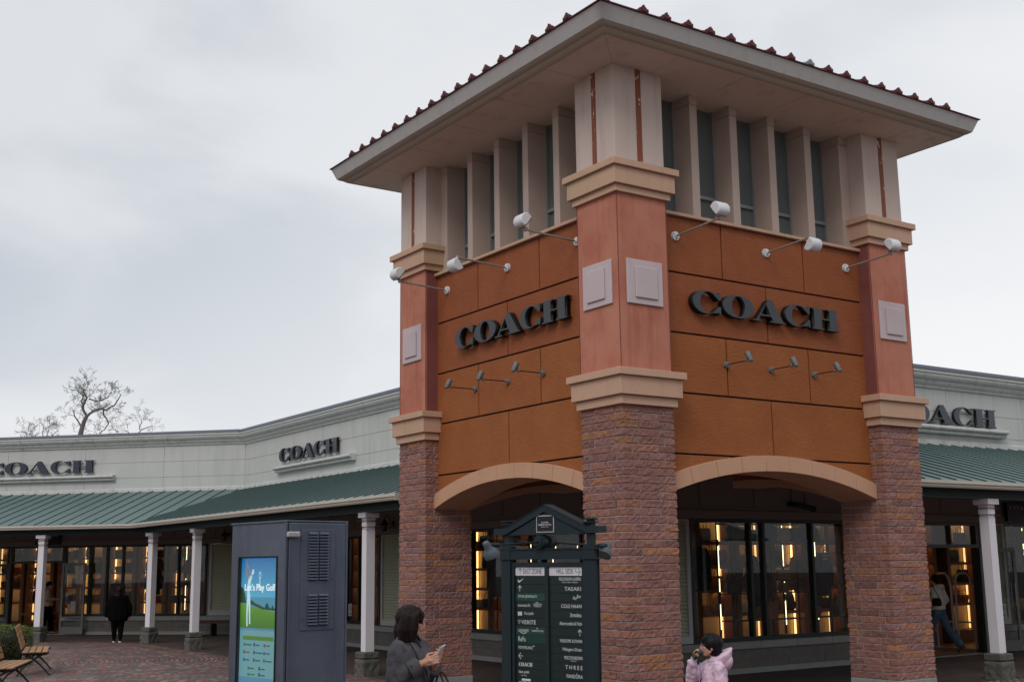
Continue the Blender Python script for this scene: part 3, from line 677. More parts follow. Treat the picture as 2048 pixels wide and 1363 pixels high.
# paving under the canopies, laid on the plaza
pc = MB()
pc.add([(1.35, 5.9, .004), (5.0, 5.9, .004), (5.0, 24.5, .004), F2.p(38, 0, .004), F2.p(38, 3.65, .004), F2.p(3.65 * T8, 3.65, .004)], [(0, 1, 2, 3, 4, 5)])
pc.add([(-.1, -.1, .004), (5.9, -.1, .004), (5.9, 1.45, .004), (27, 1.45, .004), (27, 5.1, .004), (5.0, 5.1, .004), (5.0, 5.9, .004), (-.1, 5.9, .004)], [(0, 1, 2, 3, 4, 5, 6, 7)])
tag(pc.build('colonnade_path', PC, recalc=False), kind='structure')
# ------------------------------------------------------------------ canopy posts
def make_post():
    r = empty('canopy_post', (0, 0, 0), 0, 'x', 'post', 'white posts on stone blocks holding up the green awnings')
    b = MB(); b.box(-.18, .18, -.18, .18, -.02, .29); b.box(-.168, .168, -.168, .168, .30, .42)
    me = b
    bm = bmesh.new(); tmp = me.build('stone_block', M['stone'], r, bevel=.02); bm.from_mesh(tmp.data)
    bmesh.ops.subdivide_edges(bm, edges=[e for e in bm.edges if e.calc_length() > .1], cuts=7, use_grid_fill=True)
    for v in bm.verts:
        if v.co.z > .0 and not (.285 < v.co.z < .305) and v.co.z < .41: 
            n_ = Vector((v.co.x, v.co.y, 0)).normalized(); v.co += n_ * .022 * noise.noise(v.co * 11)
    bm.to_mesh(tmp.data); bm.free()
    b = MB(); b.box(-.091, .091, -.091, .091, .42, 2.66); b.box(-.084, .084, -.084, .084, 2.66, 2.70); b.box(-.096, .096, -.096, .096, 2.70, 2.79); b.box(-.084, .084, -.084, .084, 2.79, 2.81); b.box(-.096, .096, -.096, .096, 2.81, 2.86)
    b.build('shaft', M['post'], r, bevel=.004)
    b = MB(); b.box(-.15, .15, -.15, .15, 2.86, 2.955); b.build('post_cap', M['post'], r, bevel=.004)
    b = MB()
    for z in (2.678, 2.80):
        for s_ in (-1, 1): b.cyl((s_ * .12, -.18, z), (s_ * .12, .18, z), .006, n=6); b.cyl((-.18, s_ * .12, z), (.18, s_ * .12, z), .006, n=6)
    b.build('wire_rail', pm('dark_red_wire', (.12, .03, .03), .5), r)
    return r
P0 = make_post()
posts = [((1.5, 9.4), 0, 'white post between the grey information kiosk and the left brick pier'),
         ((1.5, 14.1), 0, 'white post hidden behind the grey information kiosk'),
         ((1.52, 18.75), 0, 'white post just left of the grey kiosk, nearer of the close pair'),
         ((1.55, 22.35), R(22.5), 'white post right of the person in black, farther of the close pair'),
         ((-.70, 25.2), R(45), 'white post in front of the open left shop door, behind the slatted bench'),
         (F2.p(10.4, 3.5, 0)[:2], R(45), 'white post beyond the left edge of the photograph'),
         ((9.15, 1.52), 0, 'white post on the right in front of the shop door with open glass leaf'),
         ((13.8, 1.52), 0, 'white post beyond the right edge of the photograph')]
for i, ((x, y), rz, lb) in enumerate(posts):
    o = P0 if i == 0 else copy_tree(P0)
    o.location = (x, y, 0); o.rotation_euler = (0, 0, rz); o['label'] = lb
# ------------------------------------------------------------------ lettering
def ellp(cx, cy, rx, ry, a0, a1, n, p=2.0):
    o = []
    for i in range(n + 1):
        a = R(a0 + (a1 - a0) * i / n); c, s = math.cos(a), math.sin(a)
        o.append((cx + rx * math.copysign(abs(c) ** (2 / p), c), cy + ry * math.copysign(abs(s) ** (2 / p), s)))
    return o
def gC(): return [ellp(.47, .5, .47, .515, 62, 300, 30) + [(.86, .05), (.915, .11), (.93, .02), (.99, .02), (.99, .36), (.93, .36)] + ellp(.56, .5, .30, .465, 318, 42, 26) + [(.93, .64), (.99, .64), (.99, .98), (.93, .98), (.915, .89), (.86, .95)]]
def gO(): return [ellp(.5, .5, .5, .515, 0, 350, 35, 2.1), ellp(.5, .5, .215, .455, 0, 350, 35, 2.0)]
def gA(): return [[(0, 0), (.27, 0), (.27, .055), (.175, .07), (.225, .255), (.56, .255), (.62, .07), (.53, .055), (.53, 0), (1, 0), (1, .055), (.94, .07), (.60, 1.02), (.485, 1.02), (.10, .07), (0, .055)], [(.245, .32), (.535, .32), (.415, .80)]]
def gH(): return [[(0, 0), (.43, 0), (.43, .055), (.355, .07), (.355, .475), (.645, .475), (.645, .07), (.57, .055), (.57, 0), (1, 0), (1, .055), (.925, .07), (.925, .93), (1, .945), (1, 1), (.57, 1), (.57, .945), (.645, .93), (.645, .535), (.355, .535), (.355, .93), (.43, .945), (.43, 1), (0, 1), (0, .945), (.075, .93), (.075, .07), (0, .055)]]
GL = [('C', gC, 0, .178), ('O', gO, .191, .394), ('A', gA, .388, .608), ('C', gC, .610, .786), ('H', gH, .800, 1.0)]
def curve_mesh(loops, f, depth, mat, name, parent, sidemat=None):
    """2-D loops (outer first, holes after) filled and given depth; f maps (u,v,d)->3-D"""
    cu = bpy.data.curves.new('t', 'CURVE'); cu.dimensions = '2D'; cu.fill_mode = 'BOTH'; cu.extrude = .5
    for lp in loops:
        sp = cu.splines.new('POLY'); sp.points.add(len(lp) - 1); sp.use_cyclic_u = True
        for i, (a, b_) in enumerate(lp): sp.points[i].co = (a, b_, 0, 1)
    o = bpy.data.objects.new('t', cu); me = evaluated(o); bpy.data.objects.remove(o); bpy.data.curves.remove(cu)
    for v in me.vertices: v.co = f(v.co.x, v.co.y, (v.co.z + .5) * depth)
    me.materials.clear(); me.materials.append(mat)
    bm = bmesh.new(); bm.from_mesh(me); bmesh.ops.remove_doubles(bm, verts=bm.verts, dist=1e-6); bmesh.ops.recalc_face_normals(bm, faces=bm.faces)
    if sidemat:
        me.materials.append(sidemat); big = None
        for fc in bm.faces: pass
    bm.to_mesh(me); bm.free()
    if sidemat:
        front = (Vector(f(0, 0, 1)) - Vector(f(0, 0, 0))).normalized()
        for p in me.polygons: p.material_index = 0 if abs(p.normal.dot(front)) > .7 else 1
    me.name = name; ob = bpy.data.objects.new(name, me); COL.objects.link(ob); return attach(ob, parent)
def word_sign(pmap, length, height, depth, label, loc, mat, sidemat, tilt=0):
    r = empty('wall_lettering', loc, 0, label, 'sign', 'raised letters on the walls')
    for ch, fn, a, b_ in GL:
        def f(u, v, d, a=a, b_=b_): return pmap((a + u * (b_ - a)) * length, v * height, d)
        curve_mesh(fn(), f, depth, mat, 'letter', r, sidemat)
    return r
word_sign(lambda u, v, d: (1.297 + u, .19 - .0 - d, 5.102 + v), 2.757, .30, .088, 'dark raised letters on the right face of the corner tower', (2.7, .2, 5.25), M['letter'], M['letterside'])
word_sign(lambda u, v, d: (.19 - d, 3.975 - u, 5.096 + v), 2.775, .30, .088, 'dark raised letters on the left face of the corner tower', (.2, 2.6, 5.25), M['letter'], M['letterside'])
F_ = F1
word_sign(lambda u, v, d: (5.0 - .05 - d, 21.62 - u, 4.955 + v), 3.85, .385, .07, 'navy letters above the moulded ledge on the wall just left of the tower', (4.95, 19.7, 5.1), M['letter2'], M['letterside'])
word_sign(lambda u, v, d: F2.p(8.93 - u, .05 + d, 5.005 + v), 3.87, .39, .07, 'navy letters on the far left wall, first letter cut off by the photo edge', F2.p(7, 0, 5.2), M['letter2'], M['letterside'])
word_sign(lambda u, v, d: (10.98 + u, 5.1 - .05 - d, 4.805 + v), 3.85, .40, .07, 'navy letters on the wall right of the tower, partly hidden by its pier', (12.9, 5.05, 5.0), M['letter2'], M['letterside'])
for nm, F, a, b_, z in (('w1', F1, 11.8, 16.77, 4.67), ('w2', F2, 4.35, 9.6, 4.74), ('wr', FR, 5.6, 10.15, 4.60)):
    lb = MB(); prof = [(0, z), (.12, z), (.14, z + .03), (.14, z + .05), (.11, z + .06), (.19, z + .085), (.21, z + .11), (.205, z + .15), (.18, z + .165), (0, z + .17)]
    F.sweep(lb, prof, a, 0, (a + b_) / 2 - .004, 0); F.sweep(lb, prof, (a + b_) / 2 + .004, 0, b_, 0); lb.build('sign_ledge', M['cornice'], BL)
# ------------------------------------------------------------------ text
def text_mesh(txt, f, box, depth, mat, name, parent, shear=0, stretch=True, space=1.0):
    """default-font text fitted into box (u0,u1,v0,v1) of plane map f(u,v,d)"""
    cu = bpy.data.curves.new('t', 'FONT'); cu.body = txt; cu.extrude = .5; cu.resolution_u = 3; cu.shear = shear; cu.space_character = space; cu.size = 1
    o = bpy.data.objects.new('t', cu); me = evaluated(o); bpy.data.objects.remove(o); bpy.data.curves.remove(cu)
    xs = [v.co.x for v in me.vertices]; ys = [v.co.y for v in me.vertices]
    if not xs: return None
    x0, x1, y0, y1 = min(xs), max(xs), min(ys), max(ys); u0, u1, v0, v1 = box
    for v in me.vertices: v.co = f(u0 + (v.co.x - x0) / (x1 - x0) * (u1 - u0), v0 + (v.co.y - y0) / (y1 - y0) * (v1 - v0), (v.co.z + .5) * depth)
    me.materials.clear(); me.materials.append(mat); me.name = name
    ob = bpy.data.objects.new(name, me); COL.objects.link(ob); return attach(ob, parent)
# ------------------------------------------------------------------ floodlights and small spots on the tower
def wall_light(kind, face, u, z, flip, label, ln):
    n = Vector((0, -1, 0)) if face == 'r' else Vector((-1, 0, 0)); t = Vector((1, 0, 0)) if face == 'r' else Vector((0, 1, 0))
    o0 = Vector((u, .21, z)) if face == 'r' else Vector((.21, u, z)); Z = Vector((0, 0, 1))
    if kind == 'flood':
        r = empty('floodlight', o0, 0, label, 'floodlight', 'white floodlights on rods around the tower')
        b = MB(); b.cyl(o0, o0 + n * .03, .062, .058, 20); b.cyl(o0 + n * .03, o0 + n * .05, .03, .024, 12)
        for q in range(3):
            a = 2.1 * q + .5; c = o0 + (t * math.cos(a) + Z * math.sin(a)) * .042; b.cyl(c + n * .03, c + n * .036, .007, n=6, mi=1)
        b.build('wall_plate', [M['white'], M['darkrod']], r)
        e = o0 + n * ln + Z * .035
        b = MB(); b.cyl(o0 + n * .04, e, .0135, n=10); b.build('rod', M['steel'], r)
        s = -1 if flip else 1
        b = MB(); b.cyl(e - t * .035, e + t * .035, .018, n=10); b.box(*sorted((e.x - .02, e.x + .02)), *sorted((e.y - .02, e.y + .02)), e.z - .012, e.z + .03); b.cyl(e, e + n * .04 + Z * s * .05, .017, n=8); b.build('knuckle', M['steel'], r)
        c = e + n * .05 + Z * s * .115
        # curved housing: bulging back, flat glass towards the wall, tilted
        sec = []
        for q in range(15):
            a = R(-100 + 200 * q / 14); sec.append((.078 * math.cos(a), .092 * math.sin(a)))
        sec += [(-.045, .088), (-.050, 0), (-.045, -.088)]
        tl = R(38 if not flip else -35); K_ = .86
        rings = []
        for k, (w_, sc) in enumerate(((-.094, .84), (-.090, .94), (-.078, 1), (.078, 1), (.090, .94), (.094, .84))):
            rings.append([c + t * w_ + n * ((a * math.cos(tl) - b_ * math.sin(tl)) * sc) + Z * ((a * math.sin(tl) + b_ * math.cos(tl)) * sc) for a, b_ in sec])
        hb = MB(); hb.loft(rings); hb.build('lamp_head', M['white'], r)
        g = MB(); rings = [[c + t * w_ + n * ((-.058 + a) * math.cos(tl) - b_ * math.sin(tl)) + Z * ((-.058 + a) * math.sin(tl) + b_ * math.cos(tl)) for a, b_ in ((0, -.075), (.006, -.075), (.006, .075), (0, .075))] for w_ in (-.078, .078)]
        g.loft(rings, sm=False); g.build('lamp_glass', M['towerglass'], r)
    else:
        r = empty('spotlight', o0, 0, label, 'spotlight', 'small grey spotlights under the tower letters')
        b = MB(); b.cyl(o0, o0 + n * .035, .042, .04, 16); b.cyl(o0 + n * .035, o0 + n * .06, .02, n=10); b.build('wall_plate', M['greyfit'], r)
        e = o0 + n * ln; b = MB(); b.cyl(o0 + n * .05, e, .0075, n=8); b.build('rod', M['darkrod'], r)
        b = MB(); b.ell(e, .022, 10, 8); b.cyl(e, e + Z * .04 + n * .03, .014, n=8); b.build('knuckle', M['greyfit'], r)
        ax = (Z * .80 - n * .45).normalized(); c = e + n * .05 + Z * .045
        b = MB(); b.cyl(c - ax * .055, c + ax * .042, .032, .036, 18); b.cyl(c + ax * .042, c + ax * .062, .039, .039, 18); b.cyl(c - ax * .072, c - ax * .055, .024, .032, 18)
        for q in range(4): b.cyl(c + ax * (-.045 + q * .016), c + ax * (-.041 + q * .016), .0365, n=18)
        b.build('lamp_head', M['greyfit'], r)
    return r
for u, fl, lb in ((1.123, 0, 'white floodlight highest on the tower right face, beside the front pier'), (2.766, 1, 'white floodlight with head hanging down, middle of the tower right face'), (4.379, 0, 'white floodlight in front of the right pier capital')):
    wall_light('flood', 'r', u, 6.09, fl, lb, .80)
for u, fl, lb in ((4.357, 0, 'white floodlight sticking out past the left edge of the tower'), (2.705, 1, 'white floodlight with head hanging down, middle of the tower left face'), (1.065, 0, 'white floodlight whose rod starts behind the front pier on the left face')):
    wall_light('flood', 'l', u, 6.09, fl, lb, .83)
for u, lb in ((1.923, 'left'), (2.75, 'middle'), (3.585, 'right')): wall_light('spot', 'r', u, 4.478, 0, 'small grey spotlight on thin rod, %s of three on the tower right face' % lb, .38)
for u, lb in ((3.573, 'left'), (2.727, 'middle'), (1.876, 'right')): wall_light('spot', 'l', u, 4.464, 0, 'small grey spotlight on thin rod, %s of three on the tower left face' % lb, .42)
# wall lanterns
def lantern(F, s, z, label):
    o0 = Vector(F.p(s, 0, z)); r = empty('wall_lantern', o0, 0, label, 'lantern', 'black lanterns on the shop wall'); n = F.N; Z = Vector((0, 0, 1))
    b = MB(); b.cyl(o0, o0 + n * .02, .06, n=12); b.tube([o0 + n * .02 + Z * -.02, o0 + n * .10 - Z * .01, o0 + n * .12 + Z * .10, o0 + n * .17 + Z * .19, o0 + n * .24 + Z * .18, o0 + n * .26 + Z * .10], .009, 8); b.build('bracket', M['blackmetal'], r)
    c = o0 + n * .26
    b = MB(); b.cyl(c + Z * .10, c + Z * .07, .015, .03, 12); b.cyl(c + Z * .07, c - Z * .03, .03, .105, 16); b.cyl(c - Z * .03, c - Z * .045, .11, n=16); b.cyl(c - Z * .19, c - Z * .165, .06, n=14)
    for q in range(4):
        a = q * 1.57; v = Vector((math.cos(a) * .062, math.sin(a) * .062, 0)); b.cyl(c + v - Z * .17, c + v - Z * .04, .005, n=5)
    b.build('lamp_hood', M['blackmetal'], r)
    b = MB(); b.cyl(c - Z * .165, c - Z * .045, .05, .055, 14); b.build('lamp_glass', pm('smoky_glass', (.05, .05, .045), .15), r)
lantern(F1, 9.75, 2.98, 'black curved arm lantern on the wall right of the nearest white post')
lantern(F2, .5, 2.98, 'black curved arm lantern above the green louvre left of the kiosk')
# security lamp under the canopy
o0 = Vector((8.25, 5.1, 3.12)); r = empty('security_camera', o0, 0, 'dark security camera on the wall seen through the right arch', 'camera')
b = MB(); b.box(8.16, 8.24, 4.98, 5.08, 2.98, 3.06); b.cyl((8.2, 5.03, 3.06), (8.2, 5.03, 3.6), .008, n=6); b.build('bracket', M['blackmetal'], r)
b = MB(); b.cyl((8.24, 4.98, 3.02), (8.62, 4.86, 2.93), .045, .05, 14); b.cyl((8.60, 4.865, 2.935), (8.64, 4.855, 2.925), .056, n=14); b.build('lens_tube', M['darkrod'], r)
# black name boards over the doors
def board(F, a, b_, label, full):
    r = empty('name_board', F.p((a + b_) / 2, .1, 2.9), 0, label, 'sign'); m = MB(); F.box(m, a, b_, .05, .13, 2.765, 3.17); m.build('board', M['blackmetal'], r)
    mt = pm('dim_white_letter', (.30, .29, .28), .6); sgn = 1 if full else -1
    lnn = (b_ - a) * .84
    for ch, fn, u0, u1 in GL:
        def f(u, v, d, u0=u0, u1=u1):
            q = (u0 + u * (u1 - u0)) * lnn; s = a + .08 * (b_ - a) + q if full else b_ - .08 * (b_ - a) - q
            return F.p(s, .131 + d, 3.02 + v * .085)
        curve_mesh(fn(), f, .006, mt, 'letter', r)
board(FR, 9.93, 10.95, 'black name board over the shop window at the right edge of the photo', True)
board(F2, 6.1, 6.95, 'black name board over the left shop door behind the white post', False)
# open glass door leaves
def leaf(F, s, n, ang, w_, label, sticker=True):
    o0 = Vector(F.p(s, n, 0)); D = (F.D * math.cos(ang) + F.N * math.sin(ang)); Nn = (F.N * math.cos(ang) - F.D * math.sin(ang)); Z = Vector((0, 0, 1))
    G = Frame((o0.x, o0.y), (D.x, D.y), (Nn.x, Nn.y)); r = empty('door_leaf', o0, 0, label, 'door', 'open glass leaves of the shop doors')
    b = MB(); G.box(b, 0, .075, -.022, .022, .03, 2.19); G.box(b, w_ - .075, w_, -.022, .022, .03, 2.19); G.box(b, .075, w_ - .075, -.022, .022, 2.11, 2.19); G.box(b, .075, w_ - .075, -.022, .022, .03, .25); G.box(b, .075, w_ - .075, -.018, .018, .52, .56)
    b.build('leaf_frame', M['doorgrey'], r)
    b = MB(); G.box(b, .07, w_ - .07, -.004, .004, .24, 2.12); b.build('pane', M['glass'], r)
    b = MB()
    for q in (-1, 1):
        b.cyl(G.p(w_ - .11, q * .06, .95), G.p(w_ - .11, q * .06, 1.45), .012, n=8)
        for z in (1.0, 1.4): b.cyl(G.p(w_ - .11, q * .02, z), G.p(w_ - .11, q * .06, z), .009, n=6)
    b.build('handle', M['steel'], r)
    if sticker: notice(G, w_ * .42, .006, .72, r)
    return r
WT = pm('sticker_white', (.42, .43, .44), .6); RD = pm('sticker_red', (.4, .04, .05), .6); BK = pm('sticker_black', (.03, .03, .035), .6); BU = pm('sticker_blue', (.05, .14, .32), .6)
def notice(G, s, n, z, parent):
    b = MB(); G.box(b, s, s + .19, n, n + .002, z, z + .30); o = b.build('door_notice', WT, parent)
    f = lambda u, v, d: G.p(s + u, n + .0025 + d, z + v)
    c = [(.095 + .065 * math.cos(a * .2618), .195 + .065 * math.sin(a * .2618)) for a in range(24)]; c2 = [(.095 + .053 * math.cos(a * .2618), .195 + .053 * math.sin(a * .2618)) for a in range(24)]
    curve_mesh([c, c2], f, .001, RD, 'ring_mark', o)
    b = MB(); b.prism([(.055, .155), (.062, .148), (.135, .235), (.128, .242)], lambda u, v: f(u, v, 0), lambda u, v: f(u, v, .0012)); b.build('slash_mark', RD, o)
    b = MB()
    for pl in ([(.075, .17), (.115, .17), (.12, .205), (.10, .225), (.085, .2)],): b.prism(pl, lambda u, v: f(u, v, 0), lambda u, v: f(u, v, .0008))
    for k in range(2): b.prism([(.03, .03 + k * .035), (.16, .03 + k * .035), (.16, .05 + k * .035), (.03, .05 + k * .035)], lambda u, v: f(u, v, 0), lambda u, v: f(u, v, .0008))
    b.build('notice_text', BK, o)
leaf(F2, 5.98, .05, math.pi - R(12), .93, 'grey framed glass door leaf standing open, left shop door, with stickers')
leaf(F2, 7.80, .05, R(55), .93, 'grey framed glass door leaf open at the far left photo edge')
leaf(FR, 8.90, .05, R(14), .95, 'grey framed glass door leaf standing open behind the right white post')
b = MB()
for k, mt in enumerate((BK, RD, BU, WT, RD)):
    o0 = Frame(F2.p(5.98, .05, 0)[:2], tuple((F2.D * math.cos(math.pi - R(12)) + F2.N * math.sin(math.pi - R(12)))[:2]), tuple((F2.N * math.cos(math.pi - R(12)) - F2.D * math.sin(math.pi - R(12)))[:2]))
    q = MB(); o0.box(q, .17, .27, .0065, .0085, .82 + k * .115, .92 + k * .115); oo = q.build('card_sticker', mt, bpy.data.objects['door_leaf'])
notice(F1, 12.0, .0 - .024, .74, BL)
# anti-theft gates inside the right door
for k, (s, n) in enumerate(((9.02, -.28), (9.0, -.80))):
    r = empty('security_gate', FR.p(s, n, 0), 0, 'white looped security gate inside the right shop door, %s' % ('nearer one' if k == 0 else 'farther one'), 'gate')
    b = MB(); pts = [(0, .05), (-.0, 1.35), (.05, 1.58), (.12, 1.66), (.30, 1.66), (.38, 1.58), (.42, 1.35), (.42, .05)]
    b.tube([FR.p(s, n - p, z) for p, z in pts], .022, 8); b.tube([FR.p(s, n, .62), FR.p(s, n - .42, .62)], .02, 8); b.build('gate_loop', M['shutframe'], r)
    b = MB(); FR.box(b, s - .10, s + .10, n - .48, n + .06, .012, .07); b.build('gate_foot', M['greyfit'], r)
# ------------------------------------------------------------------ shop interior: racks, lights, bags
BAGC = [pm('bag_black', (.014, .013, .013), .45), pm('bag_brown', (.10, .045, .02), .5), pm('bag_tan', (.26, .14, .065), .5), pm('bag_cream', (.5, .44, .36), .55), pm('bag_slate', (.05, .06, .075), .5), pm('bag_rust', (.22, .06, .03), .5)]
BAGN = ['black', 'dark brown', 'tan', 'cream', 'slate blue', 'rust']
def bag_mesh(kind, mat):
    r = empty('handbag'); b = MB()
    if kind == 0:   # trapezoid tote
        b.loft([[(-.15, -.055, 0), (.15, -.055, 0), (.15, .055, 0), (-.15, .055, 0)], [(-.17, -.06, .1), (.17, -.06, .1), (.17, .06, .1), (-.17, .06, .1)], [(-.185, -.03, .24), (.185, -.03, .24), (.185, .03, .24), (-.185, .03, .24)]], sm=False)
        o = b.build('bag_body', mat, r, bevel=.012)
        h = MB()
        for y in (-.032, .032): h.tube([(-.08, y, .22), (-.075, y, .32), (-.03, y, .39), (.03, y, .39), (.075, y, .32), (.08, y, .22)], .007, 6)
        h.build('handle', mat, r)
    elif kind == 1:   # flap shoulder bag
        b.loft([[(-.12, -.04, 0), (.12, -.04, 0), (.12, .04, 0), (-.12, .04, 0)], [(-.125, -.045, .08), (.125, -.045, .08), (.125, .045, .08), (-.125, .045, .08)], [(-.11, -.03, .165), (.11, -.03, .165), (.11, .03, .165), (-.11, .03, .165)]], sm=False)
        b.box(-.126, .126, -.052, -.044, .06, .168); b.box(-.02, .02, -.058, -.051, .05, .08)
        b.build('bag_body', mat, r, bevel=.008)
        h = MB(); h.tube([(-.11, 0, .15), (-.09, 0, .26), (0, .0, .31), (.09, 0, .26), (.11, 0, .15)], .006, 6); h.build('handle', mat, r)
    else:   # backpack
        b.torso([(0, 0, 0, .13, .07), (0, 0, .05, .15, .085), (0, 0, .25, .145, .08), (0, 0, .34, .11, .06), (0, 0, .375, .05, .03)], 16); b.torso([(0, -.07, .03, .10, .05), (0, -.075, .15, .105, .055), (0, -.07, .19, .08, .03)], 14)
        b.build('bag_body', mat, r); h = MB(); h.tube([(-.03, .02, .36), (-.025, .02, .41), (.025, .02, .41), (.03, .02, .36)], .007, 6); h.build('handle', mat, r)
    return r
protos = {}; NTH = ['first','second','third','fourth','fifth','sixth','seventh','eighth','ninth']
brn = random.Random(3)
usedb = set()
ORD = ['lowest', 'second', 'third', 'fourth', 'top']
def put_bag(F, s, n, z, where):
    k, c = brn.randrange(3), brn.choices(range(6), [6, 3, 2, 2, 3, 2])[0]
    if (k, c) in protos: o = copy_tree(protos[(k, c)])
    else: o = protos[(k, c)] = bag_mesh(k, BAGC[c])
    o.location = F.p(s, n, z); o.rotation_euler = (0, 0, math.atan2(F.N.y, F.N.x) + math.pi / 2 + brn.uniform(-.3, .3)); q = brn.uniform(.95, 1.35); o.scale = (q, q, q)
    tag(o, '%s %s %s' % (BAGN[c], ['tote', 'shoulder bag', 'backpack'][k], where), 'bag', 'bags displayed in the lit shop windows')
def rack(F, s0, s1, n, place, shelves, led=True, ns=2, nbag=None):
    r = empty('display_rack', F.p((s0 + s1) / 2, n, 0), 0, 'black shelf rack ' + place, 'rack', 'display racks behind the shop windows')
    up = MB()
    for i in range(ns + 1):
        s = s0 + (s1 - s0) * i / ns; F.box(up, s - .018, s + .018, n - .40, n - .365, .02, 2.72); F.box(up, s - .014, s + .014, n - .022, n - .002, .02, 2.72)
    F.box(up, s0, s1, n - .40, n - .37, 2.66, 2.70)
    up.build('upright', M['blackmetal'], r)
    for z in shelves:
        b = MB(); F.box(b, s0, s1, n - .36, n - .03, z, z + .018); b.build('shelf', M['blackmetal'], r)
    if led:
        for i in range(ns + 1):
            s = s0 + (s1 - s0) * i / ns; z = .06 + brn.random() * .25
            while z < 2.6:
                z1 = min(2.66, z + brn.uniform(.22, .62)); b = MB(); F.box(b, s - .006, s + .006, n - .364, n - .356, z, z1); b.build('light_strip', M['led'], r); z = z1 + brn.uniform(.05, .34)
    for si, z in enumerate(shelves):
        for i in range(ns):
            a = s0 + (s1 - s0) * i / ns
            for j in range(2):
                if brn.random() < (.85 if nbag is None else nbag):
                    put_bag(F, a + (.25 + .5 * j) * (s1 - s0) / ns + brn.uniform(-.04, .04), n - .17, z + .019, '%s on %s shelf of rack %s' % (NTH[i * 2 + j], ORD[min(si, 4)], place))
    return r
def cabinet(F, s0, s1, n, place, nsh=4, warm=True):
    r = empty('wall_cabinet', F.p((s0 + s1) / 2, n, 0), 0, 'warm lit wooden cabinet ' + place, 'cabinet', 'lit wall cabinets inside the shops')
    b = MB(); F.box(b, s0, s0 + .12, n - .35, n, .02, 2.95); F.box(b, s1 - .12, s1, n - .35, n, .02, 2.95); F.box(b, s0 + .12, s1 - .12, n - .35, n, .02, .3); b.build('side_panel', M['wood'], r)
    b = MB(); F.box(b, s0 + .12, s1 - .12, n - .36, n - .34, .3, 2.95); b.build('back_panel', M['nichepanel'], r)
    zz = [.9 + .48 * k for k in range(nsh)]
    for z in zz:
        b = MB(); F.box(b, s0 + .12, s1 - .12, n - .34, n - .02, z, z + .03); F.box(b, s0 + .12, s1 - .12, n - .035, n - .02, z - .03, z); sh_ = b.build('shelf', M['wood'], r); b = MB(); F.box(b, s0 + .16, s1 - .16, n - .06, n - .045, z - .012, z - .004); b.build('light_strip', M['led_shelf'], sh_)
    b = MB(); F.box(b, s1 - .143, s1 - .125, n - .30, n - .26, .32, 2.93); b.build('light_strip', M['led_warm' if sum(map(ord, place)) % 3 == 0 else 'led_dim'], r)
    b = MB(); F.box(b, s0 + .125, s0 + .137, n - .30, n - .26, .32, 2.93); b.build('light_strip', M['led_dim'], r)
    b = MB(); F.box(b, s0 + .15, s1 - .15, n - .10, n - .07, 2.90, 2.93); b.build('light_strip', M['led_shelf'], r)
    for si, z in enumerate(zz):
        for j in range(2):
            if brn.random() < .85: put_bag(F, s0 + .12 + (.3 + .42 * j) * (s1 - s0 - .24), n - .19, z + .031, '%s shelf %s, cabinet %s' % (ORD[min(si, 4)], 'left' if j == 0 else 'right', place.replace('deep in the ', '').replace('in the ', '').replace(' inner', '')))
rack(FR, 2.19, 4.81, -.55, 'behind the right arch window', [.86, 1.36, 1.60, 2.33], ns=3)
rack(FR, 4.86, 6.2, -.55, 'behind the right pier', [.86, 1.5, 2.1], ns=1)
rack(FR, 10.2, 12.0, -.55, 'at the right photo edge', [.8, 1.3, 1.8, 2.3], ns=2)
for i, (a, b_) in enumerate(((2.9, 3.95), (4.0, 5.0), (5.05, 6.1), (6.15, 7.2), (7.25, 8.3), (8.35, 9.4), (9.45, 10.6), (11.0, 12.2), (12.3, 13.5))):
    cabinet(FR, a, b_, -2.3, 'deep in the right shop, %s from the corner' % NTH[i])
rack(F1, 2.9, 4.4, -.55, 'right side, behind left arch window', [.86, 1.36, 1.85, 2.33], ns=2)
rack(F1, 4.5, 6.1, -.55, 'left side, behind left arch window', [.95, 1.5, 2.1], ns=2)
for i, (a, b_) in enumerate(((5.6, 6.7), (6.75, 7.85), (7.9, 9.0), (9.05, 10.2), (10.25, 11.4), (11.45, 12.6), (12.65, 13.8), (13.85, 15.2), (15.3, 16.6))):
    cabinet(F1, a, b_, -2.3, 'behind the kiosk, %s from the inner corner' % NTH[i])
rack(F1, 10.9, 12.3, -.9, 'between kiosk and near post', [.7, 1.2, 1.7, 2.2], led=False, ns=2)
rack(F2, 2.3, 3.45, -.6, 'right of the person in black', [.95, 1.9], ns=1)
rack(F2, 1.2, 2.2, -.6, 'beside the green louvre', [.95, 1.9], ns=1, led=False)
for i, (a, b_) in enumerate(((1.3, 2.35), (2.5, 3.5), (3.6, 4.6), (4.7, 5.7), (5.8, 6.8), (6.95, 7.95), (8.1, 9.1), (9.2, 10.4), (10.8, 12.2))):
    cabinet(F2, a, b_, -2.2 if i < 5 else -2.9, 'in the far left shop, %s from the kiosk' % NTH[i], 4)
